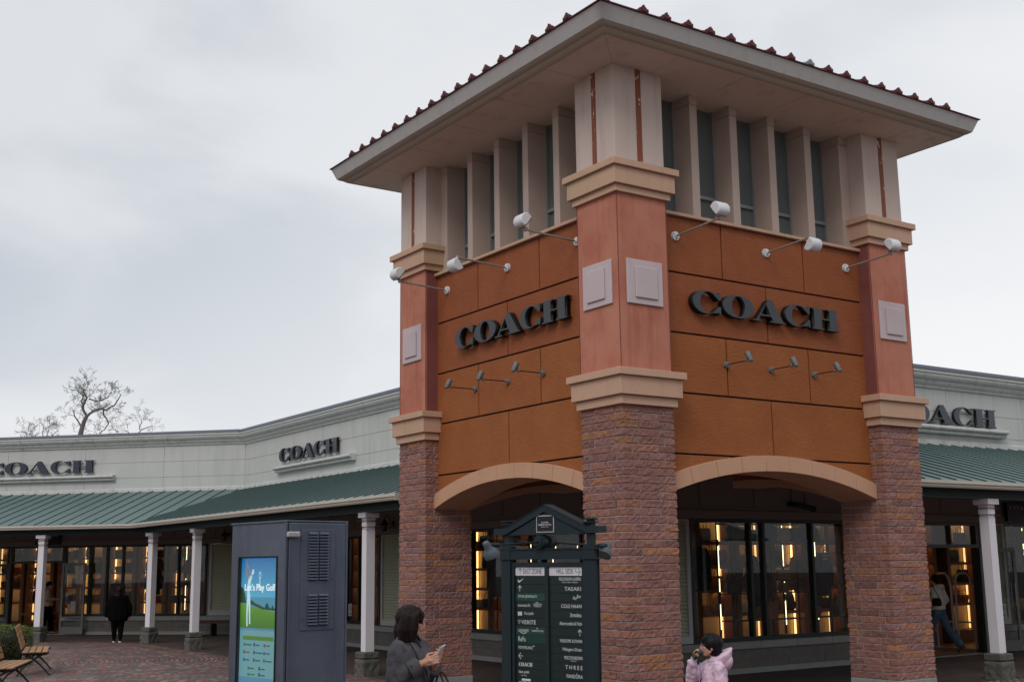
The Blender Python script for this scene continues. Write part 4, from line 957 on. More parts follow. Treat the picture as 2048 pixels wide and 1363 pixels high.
def garment(F, s, n, z, label, mat, wdt=.22, ln=.75):
    r = empty('hanging_coat', F.p(s, n, z), 0, label, 'coat', 'dark clothes hanging in the shop windows')
    q = math.atan2(F.D.y, F.D.x); Mx = Matrix.Translation(F.p(s, n, z)) @ Matrix.Rotation(q, 4, 'Z')
    b = MB(Mx); b.torso([(0, 0, -ln, wdt * 1.05, .09), (0, 0, -ln * .6, wdt * .95, .10), (0, 0, -.16, wdt, .09), (0, 0, -.05, wdt * .8, .06), (0, 0, 0, .06, .05)], 20)
    for sg in (-1, 1): b.chain([(sg * wdt * .85, 0, -.10), (sg * wdt * 1.15, 0, -.38), (sg * wdt * 1.15, .02, -.60)], [.06, .055, .045], 10)
    organic('cloth', b, mat, r, .02, 2, disp=[(.02, 9, 4)])
    b = MB(Mx); b.tube([(0, 0, 0), (0, 0, .05), (.02, 0, .09), (0, 0, .12)], .004, 5); b.build('hanger_hook', M['steel'], r)
for F, s, n, z, lb, mt in ((FR, 1.25, -.45, 2.25, 'black coat hanging at the left end of the right arch window', 0), (FR, 2.62, -.30, 1.95, 'black jacket hanging left of centre in the right arch window', 0), (FR, 4.35, -.30, 2.1, 'long black coat hanging right of centre in the right arch window', 0), (FR, 1.6, -1.5, 2.3, 'rust coloured coat deeper in the right arch window', 1),
        (F1, 5.75, -.3, 2.1, 'black coat hanging in the window of the left arch', 0), (F1, 11.2, -.5, 2.1, 'dark coat in the window behind the nearest white post', 0), (F2, 3.05, -.3, 2.0, 'black coat on a stand right of the person in black', 0), (F2, 1.75, -.3, 2.3, 'rust jacket on a hanger between the two close posts', 1), (F2, 4.3, -.35, 1.6, 'dark jacket behind the window left of the person in black', 0), (FR, 10.7, -.3, 1.9, 'dark coat in the window at the right photo edge', 0)):
    garment(F, s, n, z, lb, M['garment2' if mt else 'garment'], ln=.8 if mt == 0 else .5)
# table inside left door and ceiling spots
r = empty('display_table', F2.p(7.0, -1.9, 0), 0, 'low red brown display table inside the left shop door', 'table')
b = MB(); F2.box(b, 7.35, 8.2, -2.2, -1.2, .55, .62); F2.box(b, 7.4, 8.15, -2.1, -1.3, .28, .33); b.build('table_top', M['wood'], r)
for s, n in ((7.4, -2.15), (8.12, -2.15), (7.4, -1.25), (8.12, -1.25)):
    b = MB(); F2.box(b, s, s + .05, n, n + .05, .012, .55); b.build('leg', M['wood'], r)
def spots(F, ss, nn, where):
    for si_, s in enumerate(ss):
        for n in nn:
            r = empty('ceiling_lamp', F.p(s, n, 2.99), 0, 'small warm ceiling lamp %s, %s from the inner end' % (where, NTH[si_]), 'lamp', 'ceiling lamps inside the shops')
            c = Vector(F.p(s, n, 2.99)); b = MB(); b.cyl(c, c - Vector((0, 0, .05)), .06, n=10); b.build('lamp_ring', M['blackmetal'], r)
            b = MB(); b.cyl(c - Vector((0, 0, .051)), c - Vector((0, 0, .055)), .05, n=10); b.build('lamp_disc', M['lamp'], r)
spots(FR, (2.2, 4.4, 7.4, 8.6, 11.5), (-1.4,), 'in the right shop')
spots(F1, (4.2, 11.5, 14.0), (-1.5,), 'in the shop behind the kiosk')
spots(F2, (2.5, 4.6, 6.3, 7.6, 9.4), (-1.3,), 'in the far left shop')
# reflection of an opposite sign, modelled as gold characters behind the right arch glass
GD = pm('gold_reflection', (.35, .24, .10), .4, .3)
r = empty('reflected_characters', FR.p(4.2, -.12, 2.0), 0, 'thin gold reversed characters modelled as a reflected sign in the right arch window', 'sign')
for ch, s in (('鏡', 3.34), ('眼', 3.62), ('金', 4.14)):
    text_mesh(ch, lambda u, v, d: FR.p(u, -.10 - d, v), (s + .19, s, 1.98, 2.20), .004, GD, 'character', r)
# bench under the far left window
r = empty('wall_bench', F2.p(.3, .75, 0), 0, 'dark bench under the green louvre left of the kiosk', 'bench')
b = MB(); F2.box(b, -.25, 1.25, .55, .95, .37, .42); b.build('seat', pm('dark_red_wood', (.09, .025, .02), .5), r)
for s in (-.2, .5, 1.16):
    b = MB(); F2.box(b, s, s + .05, .58, .92, .0, .37); b.build('leg', M['blackmetal'], r)
# ------------------------------------------------------------------ information kiosk
KM = pm('kiosk_grey', (.10, .115, .15), .42, .25, var=[(2.2, .45, .62, .45, (.07, .083, .115)), (7, .52, .68, .35, (.14, .155, .185))], streak=(3.5, .50, .64, .5, (.055, .063, .088)))
KD = pm('kiosk_gap', (.008, .008, .01), .7); KS = pm('kiosk_clip', (.42, .42, .43), .35, .5)
kc = Vector((-5.772, -3.502, 0)); ka = math.atan2(.988, -.155)      # corner nearest the camera, direction of the screen face
e1 = Vector((math.cos(ka), math.sin(ka), 0)); e2 = Vector((e1.y, -e1.x, 0))
if e2.x < 0: e2 = -e2
KF = Frame((kc.x, kc.y), (e1.x, e1.y), (-e2.x, -e2.y))     # s along screen face, n towards viewer
KG = Frame((kc.x, kc.y), (e2.x, e2.y), (-e1.x, -e1.y))     # s along louvre face
kr = empty('information_kiosk', kc + (e1 * .35 + e2 * .24), 0, 'dark grey metal information kiosk with a portrait screen and louvred side', 'kiosk')
b = MB(); KF.box(b, .012, .118, -.48, -.004, 0, 2.25); KF.box(b, .592, .70, -.48, -.004, 0, 2.25); KF.box(b, .118, .592, -.48, -.004, 2.02, 2.25); KF.box(b, .118, .592, -.48, -.004, 0, 1.02); KF.box(b, .118, .592, -.48, -.05, 1.02, 2.02)
b.build('cabinet', KM, kr)
b = MB(); KF.box(b, -.004, .715, -.492, .006, 2.25, 2.262); b.build('top_plate', KM, kr, bevel=.003)
b = MB(); KG.box(b, .016, .466, .0, .014, .04, 2.245); b.build('side_door', KM, kr, bevel=.004)
b = MB(); KG.box(b, .470, .486, -.03, .012, .02, 2.25); b.build('rear_strip', KM, kr, bevel=.003)
b = MB(); KF.box(b, .0, .013, -.012, .004, 0, 2.25); b.build('corner_strip', KM, kr)
b = MB(); KG.box(b, .105, .375, .0145, .02, 1.545, 2.205); lp = b.build('louvre_plate', KM, kr, bevel=.002)
b = MB()
def slat(mb, s0, s1, z):
    pr = [(.018, z - .002), (.018, z + .016), (.026, z + .014), (.036, z + .002)]
    a = [KG.p(s0, n, q) for n, q in pr]; c = [KG.p(s1, n, q) for n, q in pr]
    mb.add(a + c, [(0, 1, 2, 3), (7, 6, 5, 4), (0, 4, 5, 1), (1, 5, 6, 2), (2, 6, 7, 3), (3, 7, 4, 0)])
for s0 in (.160, .245):
    b = MB()
    for k in range(16): slat(b, s0, s0 + .072, 1.872 + k * .0198)
    b.build('louvre_slats', KM, lp); b = MB()
    for k in range(10): slat(b, s0, s0 + .072, 1.580 + k * .0205)
    b.build('louvre_slats', KM, lp)
for s0 in (.160, .245):
    b = MB()
    for k in range(26):
        z = (1.866 + k * .0198) if k < 16 else (1.574 + (k - 16) * .0205)
        KG.box(b, s0 + .001, s0 + .071, .0195, .0215, z - .001, z + .006)
        if k == 15: b.build('louvre_gap', KD, lp); b = MB()
    b.build('louvre_gap', KD, lp)
b = MB()
for (s, z) in ((.12, 2.13), (.36, 2.13), (.12, 1.88), (.36, 1.88), (.12, 1.62), (.36, 1.62), (.24, 2.19), (.24, 1.57)): b.cyl(KG.p(s, .02, z), KG.p(s, .024, z), .006, n=8)
b.build('screw', KM, lp)
for z in (2.15, 1.16):
    b = MB(); KG.box(b, -.01, .085, .012, .04, z, z + .036); c_ = b.build('latch', KS, kr, bevel=.006)
# the screen : an advertisement with a golf picture above and a list below
def emis(name, col, s=1.0, var=None):
    m = bpy.data.materials.new(name); m.use_nodes = True; bb = m.node_tree.nodes['Principled BSDF']; bb.inputs['Base Color'].default_value = (.02, .02, .02, 1); bb.inputs['Roughness'].default_value = .25
    bb.inputs['Emission Color'].default_value = (*col, 1); bb.inputs['Emission Strength'].default_value = s
    return m
def gradm(name, z0, z1, c0, c1):
    m = emis(name, c0); t = m.node_tree; tcn = t.nodes.new('ShaderNodeTexCoord'); sp = t.nodes.new('ShaderNodeSeparateXYZ'); mr = t.nodes.new('ShaderNodeMapRange'); rp = t.nodes.new('ShaderNodeValToRGB')
    mr.inputs[1].default_value = z0; mr.inputs[2].default_value = z1; t.links.new(tcn.outputs['Object'], sp.inputs[0]); t.links.new(sp.outputs[2], mr.inputs[0]); t.links.new(mr.outputs[0], rp.inputs[0])
    rp.color_ramp.elements[0].color = (*c0, 1); rp.color_ramp.elements[1].color = (*c1, 1); t.links.new(rp.outputs[0], t.nodes['Principled BSDF'].inputs['Emission Color']); return m
b = MB(); KF.box(b, .105, .605, -.03, .0, 1.01, 2.03); KF.box(b, .118, .592, -.055, -.045, 1.02, 2.02)
b = MB()
for (u0, u1, z0, z1) in ((.105, .118, 1.01, 2.03), (.592, .605, 1.01, 2.03), (.118, .592, 1.01, 1.02), (.118, .592, 2.02, 2.03)): KF.box(b, u0, u1, -.05, .001, z0, z1)
b.build('screen_bezel', KD, kr)
def kp(u, v, d): return KF.p(.592 - u * .474, -.022 + d, 1.02 + v)       # u 0..1 left->right, v metres
def quad(mb, u0, u1, v0, v1, d): mb.prism([(u0, v0), (u1, v0), (u1, v1), (u0, v1)], lambda a, c: kp(a, c, d - .0008), lambda a, c: kp(a, c, d))
b = MB(); quad(b, 0, 1, 0, .52, 0); scr = b.build('screen', emis('screen_pale', (.12, .30, .33), .8), kr)
b = MB(); quad(b, 0, 1, .535, 1.0, 0); b.build('sky_picture', gradm('screen_sky', 1.68, 2.02, (.07, .36, .50), (.006, .10, .27)), scr)
b = MB(); quad(b, 0, 1, .66, .74, .001); b.build('sea_picture', emis('screen_sea', (.05, .24, .36), .8), scr)
b = MB(); b.prism([(0, .535), (1, .535), (1, .645), (.6, .66), (.3, .68), (0, .70)], lambda a, c: kp(a, c, .0012), lambda a, c: kp(a, c, .002)); b.build('lawn_picture', gradm('screen_lawn', 1.55, 1.70, (.03, .12, .008), (.07, .20, .012)), scr)
b = MB()
hd = [(0, .70), (.2, .70), (.3, .69), (.45, .675), (.6, .66), (1, .65), (1, .665), (.9, .67), (.86, .69), (.83, .668), (.78, .672), (.74, .70), (.70, .702), (.66, .67), (.5, .69), (.4, .70), (.3, .72), (.15, .71), (.12, .76), (.06, .80), (0, .81)]
b.prism(hd, lambda a, c: kp(a, c, .002), lambda a, c: kp(a, c, .0026)); b.build('trees_picture', emis('screen_trees', (.008, .045, .01), .7), scr)
GW = emis('screen_white', (.42, .62, .68), .9); GS = emis('screen_skin', (.30, .17, .11), .8)
def ribbon(pts, ws):
    L_, R_ = [], []
    for i, (x, y) in enumerate(pts):
        x0, y0 = pts[max(0, i - 1)]; x1, y1 = pts[min(len(pts) - 1, i + 1)]; dx, dy = (x1 - x0) * .474, y1 - y0; l = math.hypot(dx, dy) or 1
        L_.append((x - dy / l * ws[i] / .474, y + dx / l * ws[i])); R_.append((x + dy / l * ws[i] / .474, y - dx / l * ws[i]))
    return L_ + R_[::-1]
b = MB()
for pts, ws in (([(.20, .545), (.19, .62), (.20, .70), (.22, .76)], [.007, .008, .011, .013]), ([(.27, .56), (.26, .63), (.25, .70), (.235, .76)], [.007, .008, .011, .012]), ([(.22, .745), (.21, .80), (.25, .865), (.30, .885)], [.016, .016, .018, .01]), ([(.30, .893), (.33, .905), (.33, .925)], [.01, .012, .009])):
    b.prism(ribbon(pts, ws), lambda a, c: kp(a, c, .003), lambda a, c: kp(a, c, .0038))
b.build('player_picture', GW, scr)
b = MB()
for pts, ws in (([(.24, .865), (.15, .905), (.17, .955)], [.006, .005, .004]), ([(.29, .875), (.24, .92), (.175, .96)], [.006, .005, .004]), ([(.17, .955), (.15, .985)], [.002, .002])):
    b.prism(ribbon(pts, ws), lambda a, c: kp(a, c, .0041), lambda a, c: kp(a, c, .0048))
b.build('arms_picture', GS, scr)
cc = [(.52 + .032 * math.cos(q * .5236), .885 + .024 * math.sin(q * .5236)) for q in range(12)]; ci = [(.52 + .024 * math.cos(q * .5236), .885 + .018 * math.sin(q * .5236)) for q in range(12)]
curve_mesh([cc, ci], lambda u, v, d: kp(u, v, .003 + d), .001, GW, 'icon_picture', scr); b = MB(); quad(b, .512, .528, .805, .862, .004); b.build('icon_picture', GW, scr)
TXM = emis('screen_text', (.75, .85, .85), 1.0)
for tx, bx in (("Let's", (.12, .39, .783, .828)), ('Play', (.44, .64, .770, .828)), ('Golf', (.70, .93, .783, .828))): text_mesh(tx, lambda u, v, d: kp(u, v, .004 + d), bx, .0015, TXM, 'screen_title', scr)
b = MB(); quad(b, .09, .90, .455, .482, .001); b.build('list_header', emis('screen_green', (.06, .16, .02), .9), scr)
b = MB(); quad(b, 0, 1, .175, .215, .001); b.build('divider_band', emis('screen_blue', (.07, .19, .30), .9), scr)
b = MB(); quad(b, 0, 1, .52, .535, .001); b.build('divider_band', emis('screen_blue2', (.07, .19, .30), .9), scr)
krn = random.Random(9); LT = [emis('scr_ink%d' % i, c, .8) for i, c in enumerate([(.02, .05, .06), (.03, .03, .12), (.01, .14, .18), (.02, .12, .03), (.10, .04, .05)])]
for row, (v, cols) in enumerate(((.415, (.13, .40, .67)), (.365, (.13, .40, .67)), (.315, (.13, .40, .67)), (.262, (.26, .55)), (.222, (.26, .55)))):
    for u in cols:
        mi = krn.randrange(5); q = MB(); quad(q, u - .02, u + .02, v, v + .016 + .008 * krn.random(), .001); q.build('list_icon', LT[mi], scr)
        q = MB(); n_ = krn.randint(4, 7); quad(q, u + .035, u + .035 + .027 * n_, v + .005, v + .013, .001); q.build('list_line', LT[krn.choice((0, mi))], scr)
for v, u1, mi in ((.125, .74, 0), (.085, .70, 2)):
    q = MB(); quad(q, .17, u1, v, v + (.009 if mi == 0 else .018), .001); q.build('list_line', LT[mi], scr)
b = MB(); quad(b, .08, .92, .03, .055, .001); b.build('list_header', emis('screen_green2', (.06, .16, .02), .9), scr)
# ------------------------------------------------------------------ directory sign
SM = pm('sign_blue_grey', (.018, .029, .034), .5, .1, var=[(3, .4, .75, .4, (.014, .022, .027))]); SMT_ = pm('sign_top_grey', (.17, .17, .20), .6)
ua = math.atan2(-.9602, .2795); U_ = Vector((.2795, -.9602, 0)); Nn = Vector((-.9602, -.2795, 0))
class TF(Frame):
    def __init__(s, O, D, Nn, roll=0): Frame.__init__(s, O, D, Nn); s.r = roll
    def p(s, a, n, z):
        c, q = math.cos(s.r), math.sin(s.r); a2 = .39 + (a - .39) * c - (z - 0) * q; z2 = z * c + (a - .39) * q
        return Frame.p(s, a2, n, z2)
G = TF((-2.56, -1.453), (U_.x, U_.y), (Nn.x, Nn.y), R(-.35))
sr_ = empty('directory_sign', G.p(.39, 0, 0), 0, 'dark blue grey shop directory sign with gabled top and two columns of white names', 'sign')
for a0, a1 in ((-.145, -.035), (.825, .935)):
    b = MB(); G.box(b, a0, a1, -.045, -.037, 0, 2.115); G.box(b, a0, a1, .037, .045, 0, 2.115); G.box(b, (a0 + a1) / 2 - .006, (a0 + a1) / 2 + .006, -.037, .037, 0, 2.115); G.box(b, a0 + .01, a0 + .022, -.037, .037, 0, 2.115)
    G.box(b, a1 - .022, a1 - .01, -.037, .037, 0, 2.115); G.box(b, a0, a1, -.044, .044, 2.115, 2.125)
    m = (a0 + a1) / 2; G.box(b, m - .03, m + .03, -.03, .03, 2.125, 2.345)
    b.build('post', SM, sr_)
    b = MB(); b.cyl(G.p(m, 0, 2.325), G.p(m, 0, 2.333), .07, n=20); b.cyl(G.p(m, 0, 2.333), G.p(m, 0, 2.352), .038, n=16); b.cyl(G.p(m, 0, 2.352), G.p(m, 0, 2.364), .068, n=20); b.build('finial', SM, sr_)
    b = MB(); G.box(b, a0 - .09, a1 + .09, -.15, .15, -.02, .10); b.build('foot_block', M['concrete'], sr_, bevel=.01)
b = MB(); G.box(b, -.18, .97, -.06, .06, 2.088, 2.100); G.box(b, -.18, .97, -.06, .06, 2.000, 2.012); G.box(b, -.035, .825, .03, .05, 2.012, 2.088); G.box(b, -.035, .825, -.05, -.03, 2.012, 2.088)
for a in (-.09, .88): G.box(b, a - .06, a + .06, .046, .056, 2.012, 2.088)
b.build('cross_beam', SM, sr_)
gz = lambda mb, poly, n0, n1: mb.prism(poly, lambda a, z: G.p(a, n0, z), lambda a, z: G.p(a, n1, z))
b = MB()
gz(b, [(-.215, 2.232), (-.075, 2.232), (.395, 2.435), (.865, 2.232), (1.005, 2.232), (1.005, 2.292), (.865, 2.292), (.395, 2.495), (-.075, 2.292), (-.215, 2.292)], -.065, .065)
b.build('gable_roof', SM, sr_)
b = MB(); gz(b, [(-.06, 2.225), (.85, 2.225), (.395, 2.432)], -.05, .05); b.build('gable_board', SM, sr_)
b = MB(); gz(b, [(-.075, 2.293), (.395, 2.497), (.865, 2.293), (.87, 2.298), (.395, 2.503), (-.08, 2.298)], -.072, .072); b.build('gable_flashing', SM, sr_)
b = MB(); G.box(b, .295, .50, .051, .056, 2.245, 2.40); pq = b.build('plaque', pm('plaque_rim', (.45, .45, .46), .5), sr_)
b = MB(); G.box(b, .303, .492, .0555, .0575, 2.253, 2.392); b.build('plaque_face', pm('plaque_black', (.02, .018, .022), .5), pq)
PT = pm('plaque_white', (.62, .62, .64), .6)
for txt, bx in (('GOTEMBA', (.355, .44, 2.328, 2.342)), ('PREMIUM OUTLETS', (.322, .473, 2.306, 2.322)), ('SHOPPING CENTER', (.352, .443, 2.292, 2.298))): text_mesh(txt, lambda u, v, d: G.p(u, .0580 + d, v), bx, .001, PT, 'plaque_text', pq)
# panel frame
b = MB(); G.box(b, -.03, 0, -.03, .03, .12, 1.972); G.box(b, .79, .82, -.03, .03, .12, 1.972); G.box(b, 0, .79, -.03, .03, 1.935, 1.972); G.box(b, .362, .402, -.03, .028, .12, 1.935); G.box(b, 0, .362, -.03, .03, .12, .17); G.box(b, .402, .79, -.03, .03, .12, .17)
b.build('panel_frame', SM, sr_)
b = MB(); G.box(b, 0, .362, -.02, .0, .17, 1.935); G.box(b, .402, .79, -.02, .0, .17, 1.935); b.build('panel_back', SM, sr_)
DG = [pm('name_strip%d' % i, c, .4, spec=.5) for i, c in enumerate([(.005, .016, .015), (.006, .05, .032), (.013, .042, .034), (.004, .038, .022)])]
WH = pm('sign_white_print', (.60, .61, .63), .5); HW = pm('header_white', (.62, .60, .64), .5); INK = pm('header_ink', (.05, .05, .055), .5)
def gp(u, v, d): return G.p(u, .0125 + d, v)
P_ = .0765; ZH0 = 1.852
hdr = []
for a0, a1 in ((.003, .360), (.404, .787)):
    b = MB(); G.box(b, a0, a1, 0, .0125, ZH0, 1.932); hdr.append(b.build('header_strip', HW, sr_, bevel=.0015))
text_mesh('EAST ZONE', lambda u, v, d: gp(u, v, d), (.098, .318, 1.870, 1.914), .001, INK, 'header_text', hdr[0])
text_mesh('HILL SIDE', lambda u, v, d: gp(u, v, d), (.492, .682, 1.870, 1.914), .001, INK, 'header_text', hdr[1])
def strokes(segs, w_, mat, name, parent):
    b = MB()
    for i, ((x0, y0), (x1, y1)) in enumerate(segs):
        l = math.hypot(x1 - x0, y1 - y0); nx, ny = -(y1 - y0) / l * w_, (x1 - x0) / l * w_; e_ = .0006 + .0002 * i
        b.prism([(x0 - nx, y0 - ny), (x1 - nx, y1 - ny), (x1 + nx, y1 + ny), (x0 + nx, y0 + ny)], lambda a, c: gp(a, c, -.0002), lambda a, c: gp(a, c, e_))
    return b.build(name, mat, parent)
def up(x, y, s=.055): return [((x, y), (x, y + s)), ((x, y + s), (x - s * .38, y + s * .55)), ((x, y + s), (x + s * .38, y + s * .55))]
strokes(up(.060, 1.864), .0022, INK, 'header_arrow', hdr[0])
strokes([((.708, 1.916), (.708, 1.885)), ((.708, 1.885), (.762, 1.885)), ((.762, 1.885), (.738, 1.915)), ((.762, 1.885), (.738, 1.858))], .0022, INK, 'header_arrow', hdr[1])
def row(col, i):
    a0, a1 = ((.003, .360), (.404, .787))[col]; z1 = ZH0 - .003 - i * P_; z0 = z1 - P_ + .002; return a0, a1, z0, z1
def strip(col, i, c):
    a0, a1, z0, z1 = row(col, i); b = MB(); G.box(b, a0, a1, 0, .0125, z0, z1); return b.build('name_strip', DG[c], sr_, bevel=.001), z0
def T(o, z0, txt, u0, u1, h, dz=None, shear=0, sp=1.0):
    dz = (P_ - h) / 2 if dz is None else dz
    text_mesh(txt, lambda u, v, d: gp(u, v, d), (u0, u1, z0 + dz, z0 + dz + h), .0008, WH, 'strip_text', o, shear=shear, space=sp)
left = [(0, 'swoosh'), (0, 'up'), (1, [('STAR JEWELRY', .032, .262, .030)]), (0, [('swatch', .030, .178, .028), ('TISSOT', .215, .315, .030)]), (0, 'komp'), (0, [('♡', .032, .058, .035), ('VERITE', .07, .243, .036)]), (2, [('LONGINES', .033, .155, .024), ('HAMILTON', .195, .328, .017)]), (3, [('ReFa', .033, .118, .042)]), (0, [('MONTBLANC', .033, .205, .026)]), (0, 'leftarrow'), (0, 'coach'), (0, 'kate'), (0, 'last'), (0, []), (0, []), (0, [])]
for i, (c, v) in enumerate(left):
    o, z0 = strip(0, i, c)
    if v == 'swoosh':
        b = MB(); pl = [(.030, z0 + .038), (.036, z0 + .020), (.050, z0 + .014), (.112, z0 + .060), (.055, z0 + .030), (.044, z0 + .030), (.040, z0 + .042)]
        b.prism(pl, lambda a, q: gp(a, q, -.0002), lambda a, q: gp(a, q, .0008)); b.build('curved_mark', WH, o)
    elif v == 'up': strokes(up(.055, z0 + .010), .0026, WH, 'arrow_mark', o)
    elif v == 'komp':
        b = MB()
        for x in (.030, .056): b.prism([(x, z0 + .02), (x + .022, z0 + .02), (x + .022, z0 + .055), (x, z0 + .055)], lambda a, q: gp(a, q, -.0002), lambda a, q: gp(a, q, .0008))
        b.build('square_mark', WH, o); T(o, z0, 'Komplia', .105, .215, .034, shear=.3)
    elif v == 'leftarrow': strokes([((.035, z0 + .038), (.085, z0 + .038)), ((.035, z0 + .038), (.062, z0 + .066)), ((.035, z0 + .038), (.062, z0 + .010))], .0026, WH, 'arrow_mark', o)
    elif v == 'coach':
        for ch, fn, a, b_ in GL: curve_mesh(fn(), lambda u, w_, d, a=a, b_=b_, z0=z0: gp(.036 + (a + u * (b_ - a)) * .160, z0 + .024 + w_ * .032, d), .0008, WH, 'strip_text', o)
    elif v == 'kate': T(o, z0, 'kate spade', .036, .158, .034, .03); T(o, z0, 'NEW YORK', .066, .128, .009, .012)
    elif v == 'last':
        T(o, z0, 'OUTLET', .038, .170, .03, .012); b = MB(); b.prism([(.07, z0 + .048), (.175, z0 + .048), (.175, z0 + .066), (.07, z0 + .066)], lambda a, q: gp(a, q, -.0002), lambda a, q: gp(a, q, .0008)); b.build('bar_mark', WH, o)
    else:
        for (t_, u0, u1, h) in v: T(o, z0, t_, u0, u1, h)
        if i == 3: T(o, z0, '▪▪', .245, .275, .010, .058)
        if i == 6: T(o, z0, '•', .25, .262, .012, .055); strokes([((.06, z0 + .022), (.095, z0 + .010)), ((.095, z0 + .010), (.13, z0 + .022))], .003, WH, 'wing_mark', o)
        if i == 8: T(o, z0, '*', .208, .224, .02, .044)
right = [[('POLO RALPH LAUREN', .518, .765, .030, .034), ('FACTORY STORE', .553, .730, .010, .014)], [('TASAKI', .580, .766, .034)], 'ray', [('COLE HAAN', .540, .768, .032)], [('Stressless', .640, .765, .036)], [('Abercrombie & Fitch', .518, .768, .030)], 'up', [('VENDOME AOYAMA', .518, .770, .028)], [('Häagen-Dazs', .552, .762, .036)], [('MOLTON BROWN', .568, .770, .030, .030), ('LONDON', .638, .700, .008, .014)], [('T H R E E', .578, .768, .034)], [('PANDORA', .590, .768, .032)], [], [], [], []]
for i, v in enumerate(right):
    a0, a1, z0, z1 = row(1, i); o, z0 = strip(1, i, 0)
    if v == 'ray': T(o, z0, 'Ray', .672, .722, .034, .014, shear=.4); T(o, z0, 'Ban', .715, .762, .030, .034, shear=.4)
    elif v == 'up': strokes(up(.745, z0 + .010), .0026, WH, 'arrow_mark', o)
    else:
        for q in v: T(o, z0, *q)
    if i == 11:
        T(o, z0, '°', .700, .712, .010, .057)
# clamp and two arm lamps
LMP = pm('lamp_blue_grey', (.085, .105, .125), .55, var=[(9, .4, .7, .3, (.07, .085, .1))])
cc = Vector(G.p(.355, 0, 2.158)); Z = Vector((0, 0, 1))
for sgn, lab in ((1, 'front'), (-1, 'rear')):
    n = Vector((Nn.x, Nn.y, 0)) * sgn
    b = MB(); b.cyl(cc + n * .03, cc + n * .10, .058, n=24); b.cyl(cc + n * .10, cc + n * .112, .04, n=16)
    for q in range(4):
        a = q * 1.571 + .78; v = U_ * math.cos(a) * .042 + Z * math.sin(a) * .042; b.cyl(cc + v + n * .10, cc + v + n * .108, .007, n=6)
    b.build('clamp_disc', SM, sr_)
    e = cc + n * (.73 if sgn > 0 else .90) - Z * .03
    b = MB(); b.cyl(cc + n * .10, e, .009, n=8); arm = b.build('lamp_arm', SM, sr_)
    b = MB(); b.cyl(e - n * .06, e + n * .05, .022, .018, n=12); b.ell(e + n * .06, .024, 12, 8); b.cyl(e + n * .06, e + n * .075 - Z * .03, .016, n=10); b.build('lamp_joint', SM, arm)
    ax = (-Z * .80 - n * .60).normalized(); c = e + n * .10 - Z * .0
    def rp(rs):
        q = ax.to_track_quat('Z', 'Y'); ux, uy = q @ Vector((1, 0, 0)), q @ Vector((0, 1, 0))
        return [[c + ax * t + (ux * math.cos(2 * math.pi * i / 24) + uy * math.sin(2 * math.pi * i / 24)) * r_ for i in range(24)] for t, r_ in rs]
    b = MB(); b.loft(rp([(t_ * .9, r_ * .88) for t_, r_ in [(-.035, .020), (-.03, .032), (.0, .036), (.045, .04), (.055, .052), (.075, .068), (.10, .078), (.125, .081), (.13, .081), (.13, .074), (.10, .070), (.06, .05)]])); sh = b.build('lamp_shade', LMP, sr_)
    b = MB(); b.loft(rp([(.106, .0625), (.110, .0625)])); b.build('lamp_glass', M['towerglass'], sh)
# ------------------------------------------------------------------ hedge and benches
hg = empty('clipped_hedge', (HX, HY, 0), 0, 'rounded clipped hedge with small green leaves behind the slatted benches', 'hedge')
b = MB(); b.torso([(HX, HY, -.02, 1.22, 1.22), (HX, HY, .5, 1.32, 1.32), (HX, HY, .66, 1.2, 1.2), (HX, HY, .72, .8, .8)], 40); b.build('twig_core', pm('hedge_core', (.02, .024, .012), .95), hg)
lf = MB(); hr = random.Random(8)
for k in range(15000):
    th = hr.uniform(0, 2 * math.pi); q = hr.random()
    if q < .5:
        z = .02 + .68 * hr.random() ** .8; r_ = 1.34 + .10 * math.sin(min(1, z / .5) * 1.4) + .035 * noise.noise(Vector((th * 6, z * 6, 0)))
    else:
        r_ = 1.45 * math.sqrt(hr.random()); z = .74 + .09 * (1 - (r_ / 1.45) ** 3) + .03 * noise.noise(Vector((r_ * math.cos(th) * 4, r_ * math.sin(th) * 4, 3)))
    z += hr.uniform(-.03, .02); r_ += hr.uniform(-.05, .02)
    c = Vector((HX + r_ * math.cos(th), HY + r_ * math.sin(th), z)); d = Vector((hr.gauss(0, 1), hr.gauss(0, 1), hr.gauss(0, 1) + .4)).normalized(); s_ = d.cross(Vector((hr.gauss(0, 1), hr.gauss(0, 1), hr.gauss(0, 1)))).normalized(); l = hr.uniform(.022, .042)
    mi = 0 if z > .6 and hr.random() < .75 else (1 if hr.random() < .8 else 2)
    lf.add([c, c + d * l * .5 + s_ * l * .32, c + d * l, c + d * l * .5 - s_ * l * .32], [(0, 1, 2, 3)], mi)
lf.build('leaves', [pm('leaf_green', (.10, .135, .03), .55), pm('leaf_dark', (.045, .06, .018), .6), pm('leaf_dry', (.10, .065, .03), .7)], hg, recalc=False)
SL = pm('bench_slat', (.36, .19, .085), .5, var=[(3, .4, .7, .4, (.28, .135, .055), (1, 8, 8))]); BI = pm('bench_iron', (.022, .023, .025), .5)
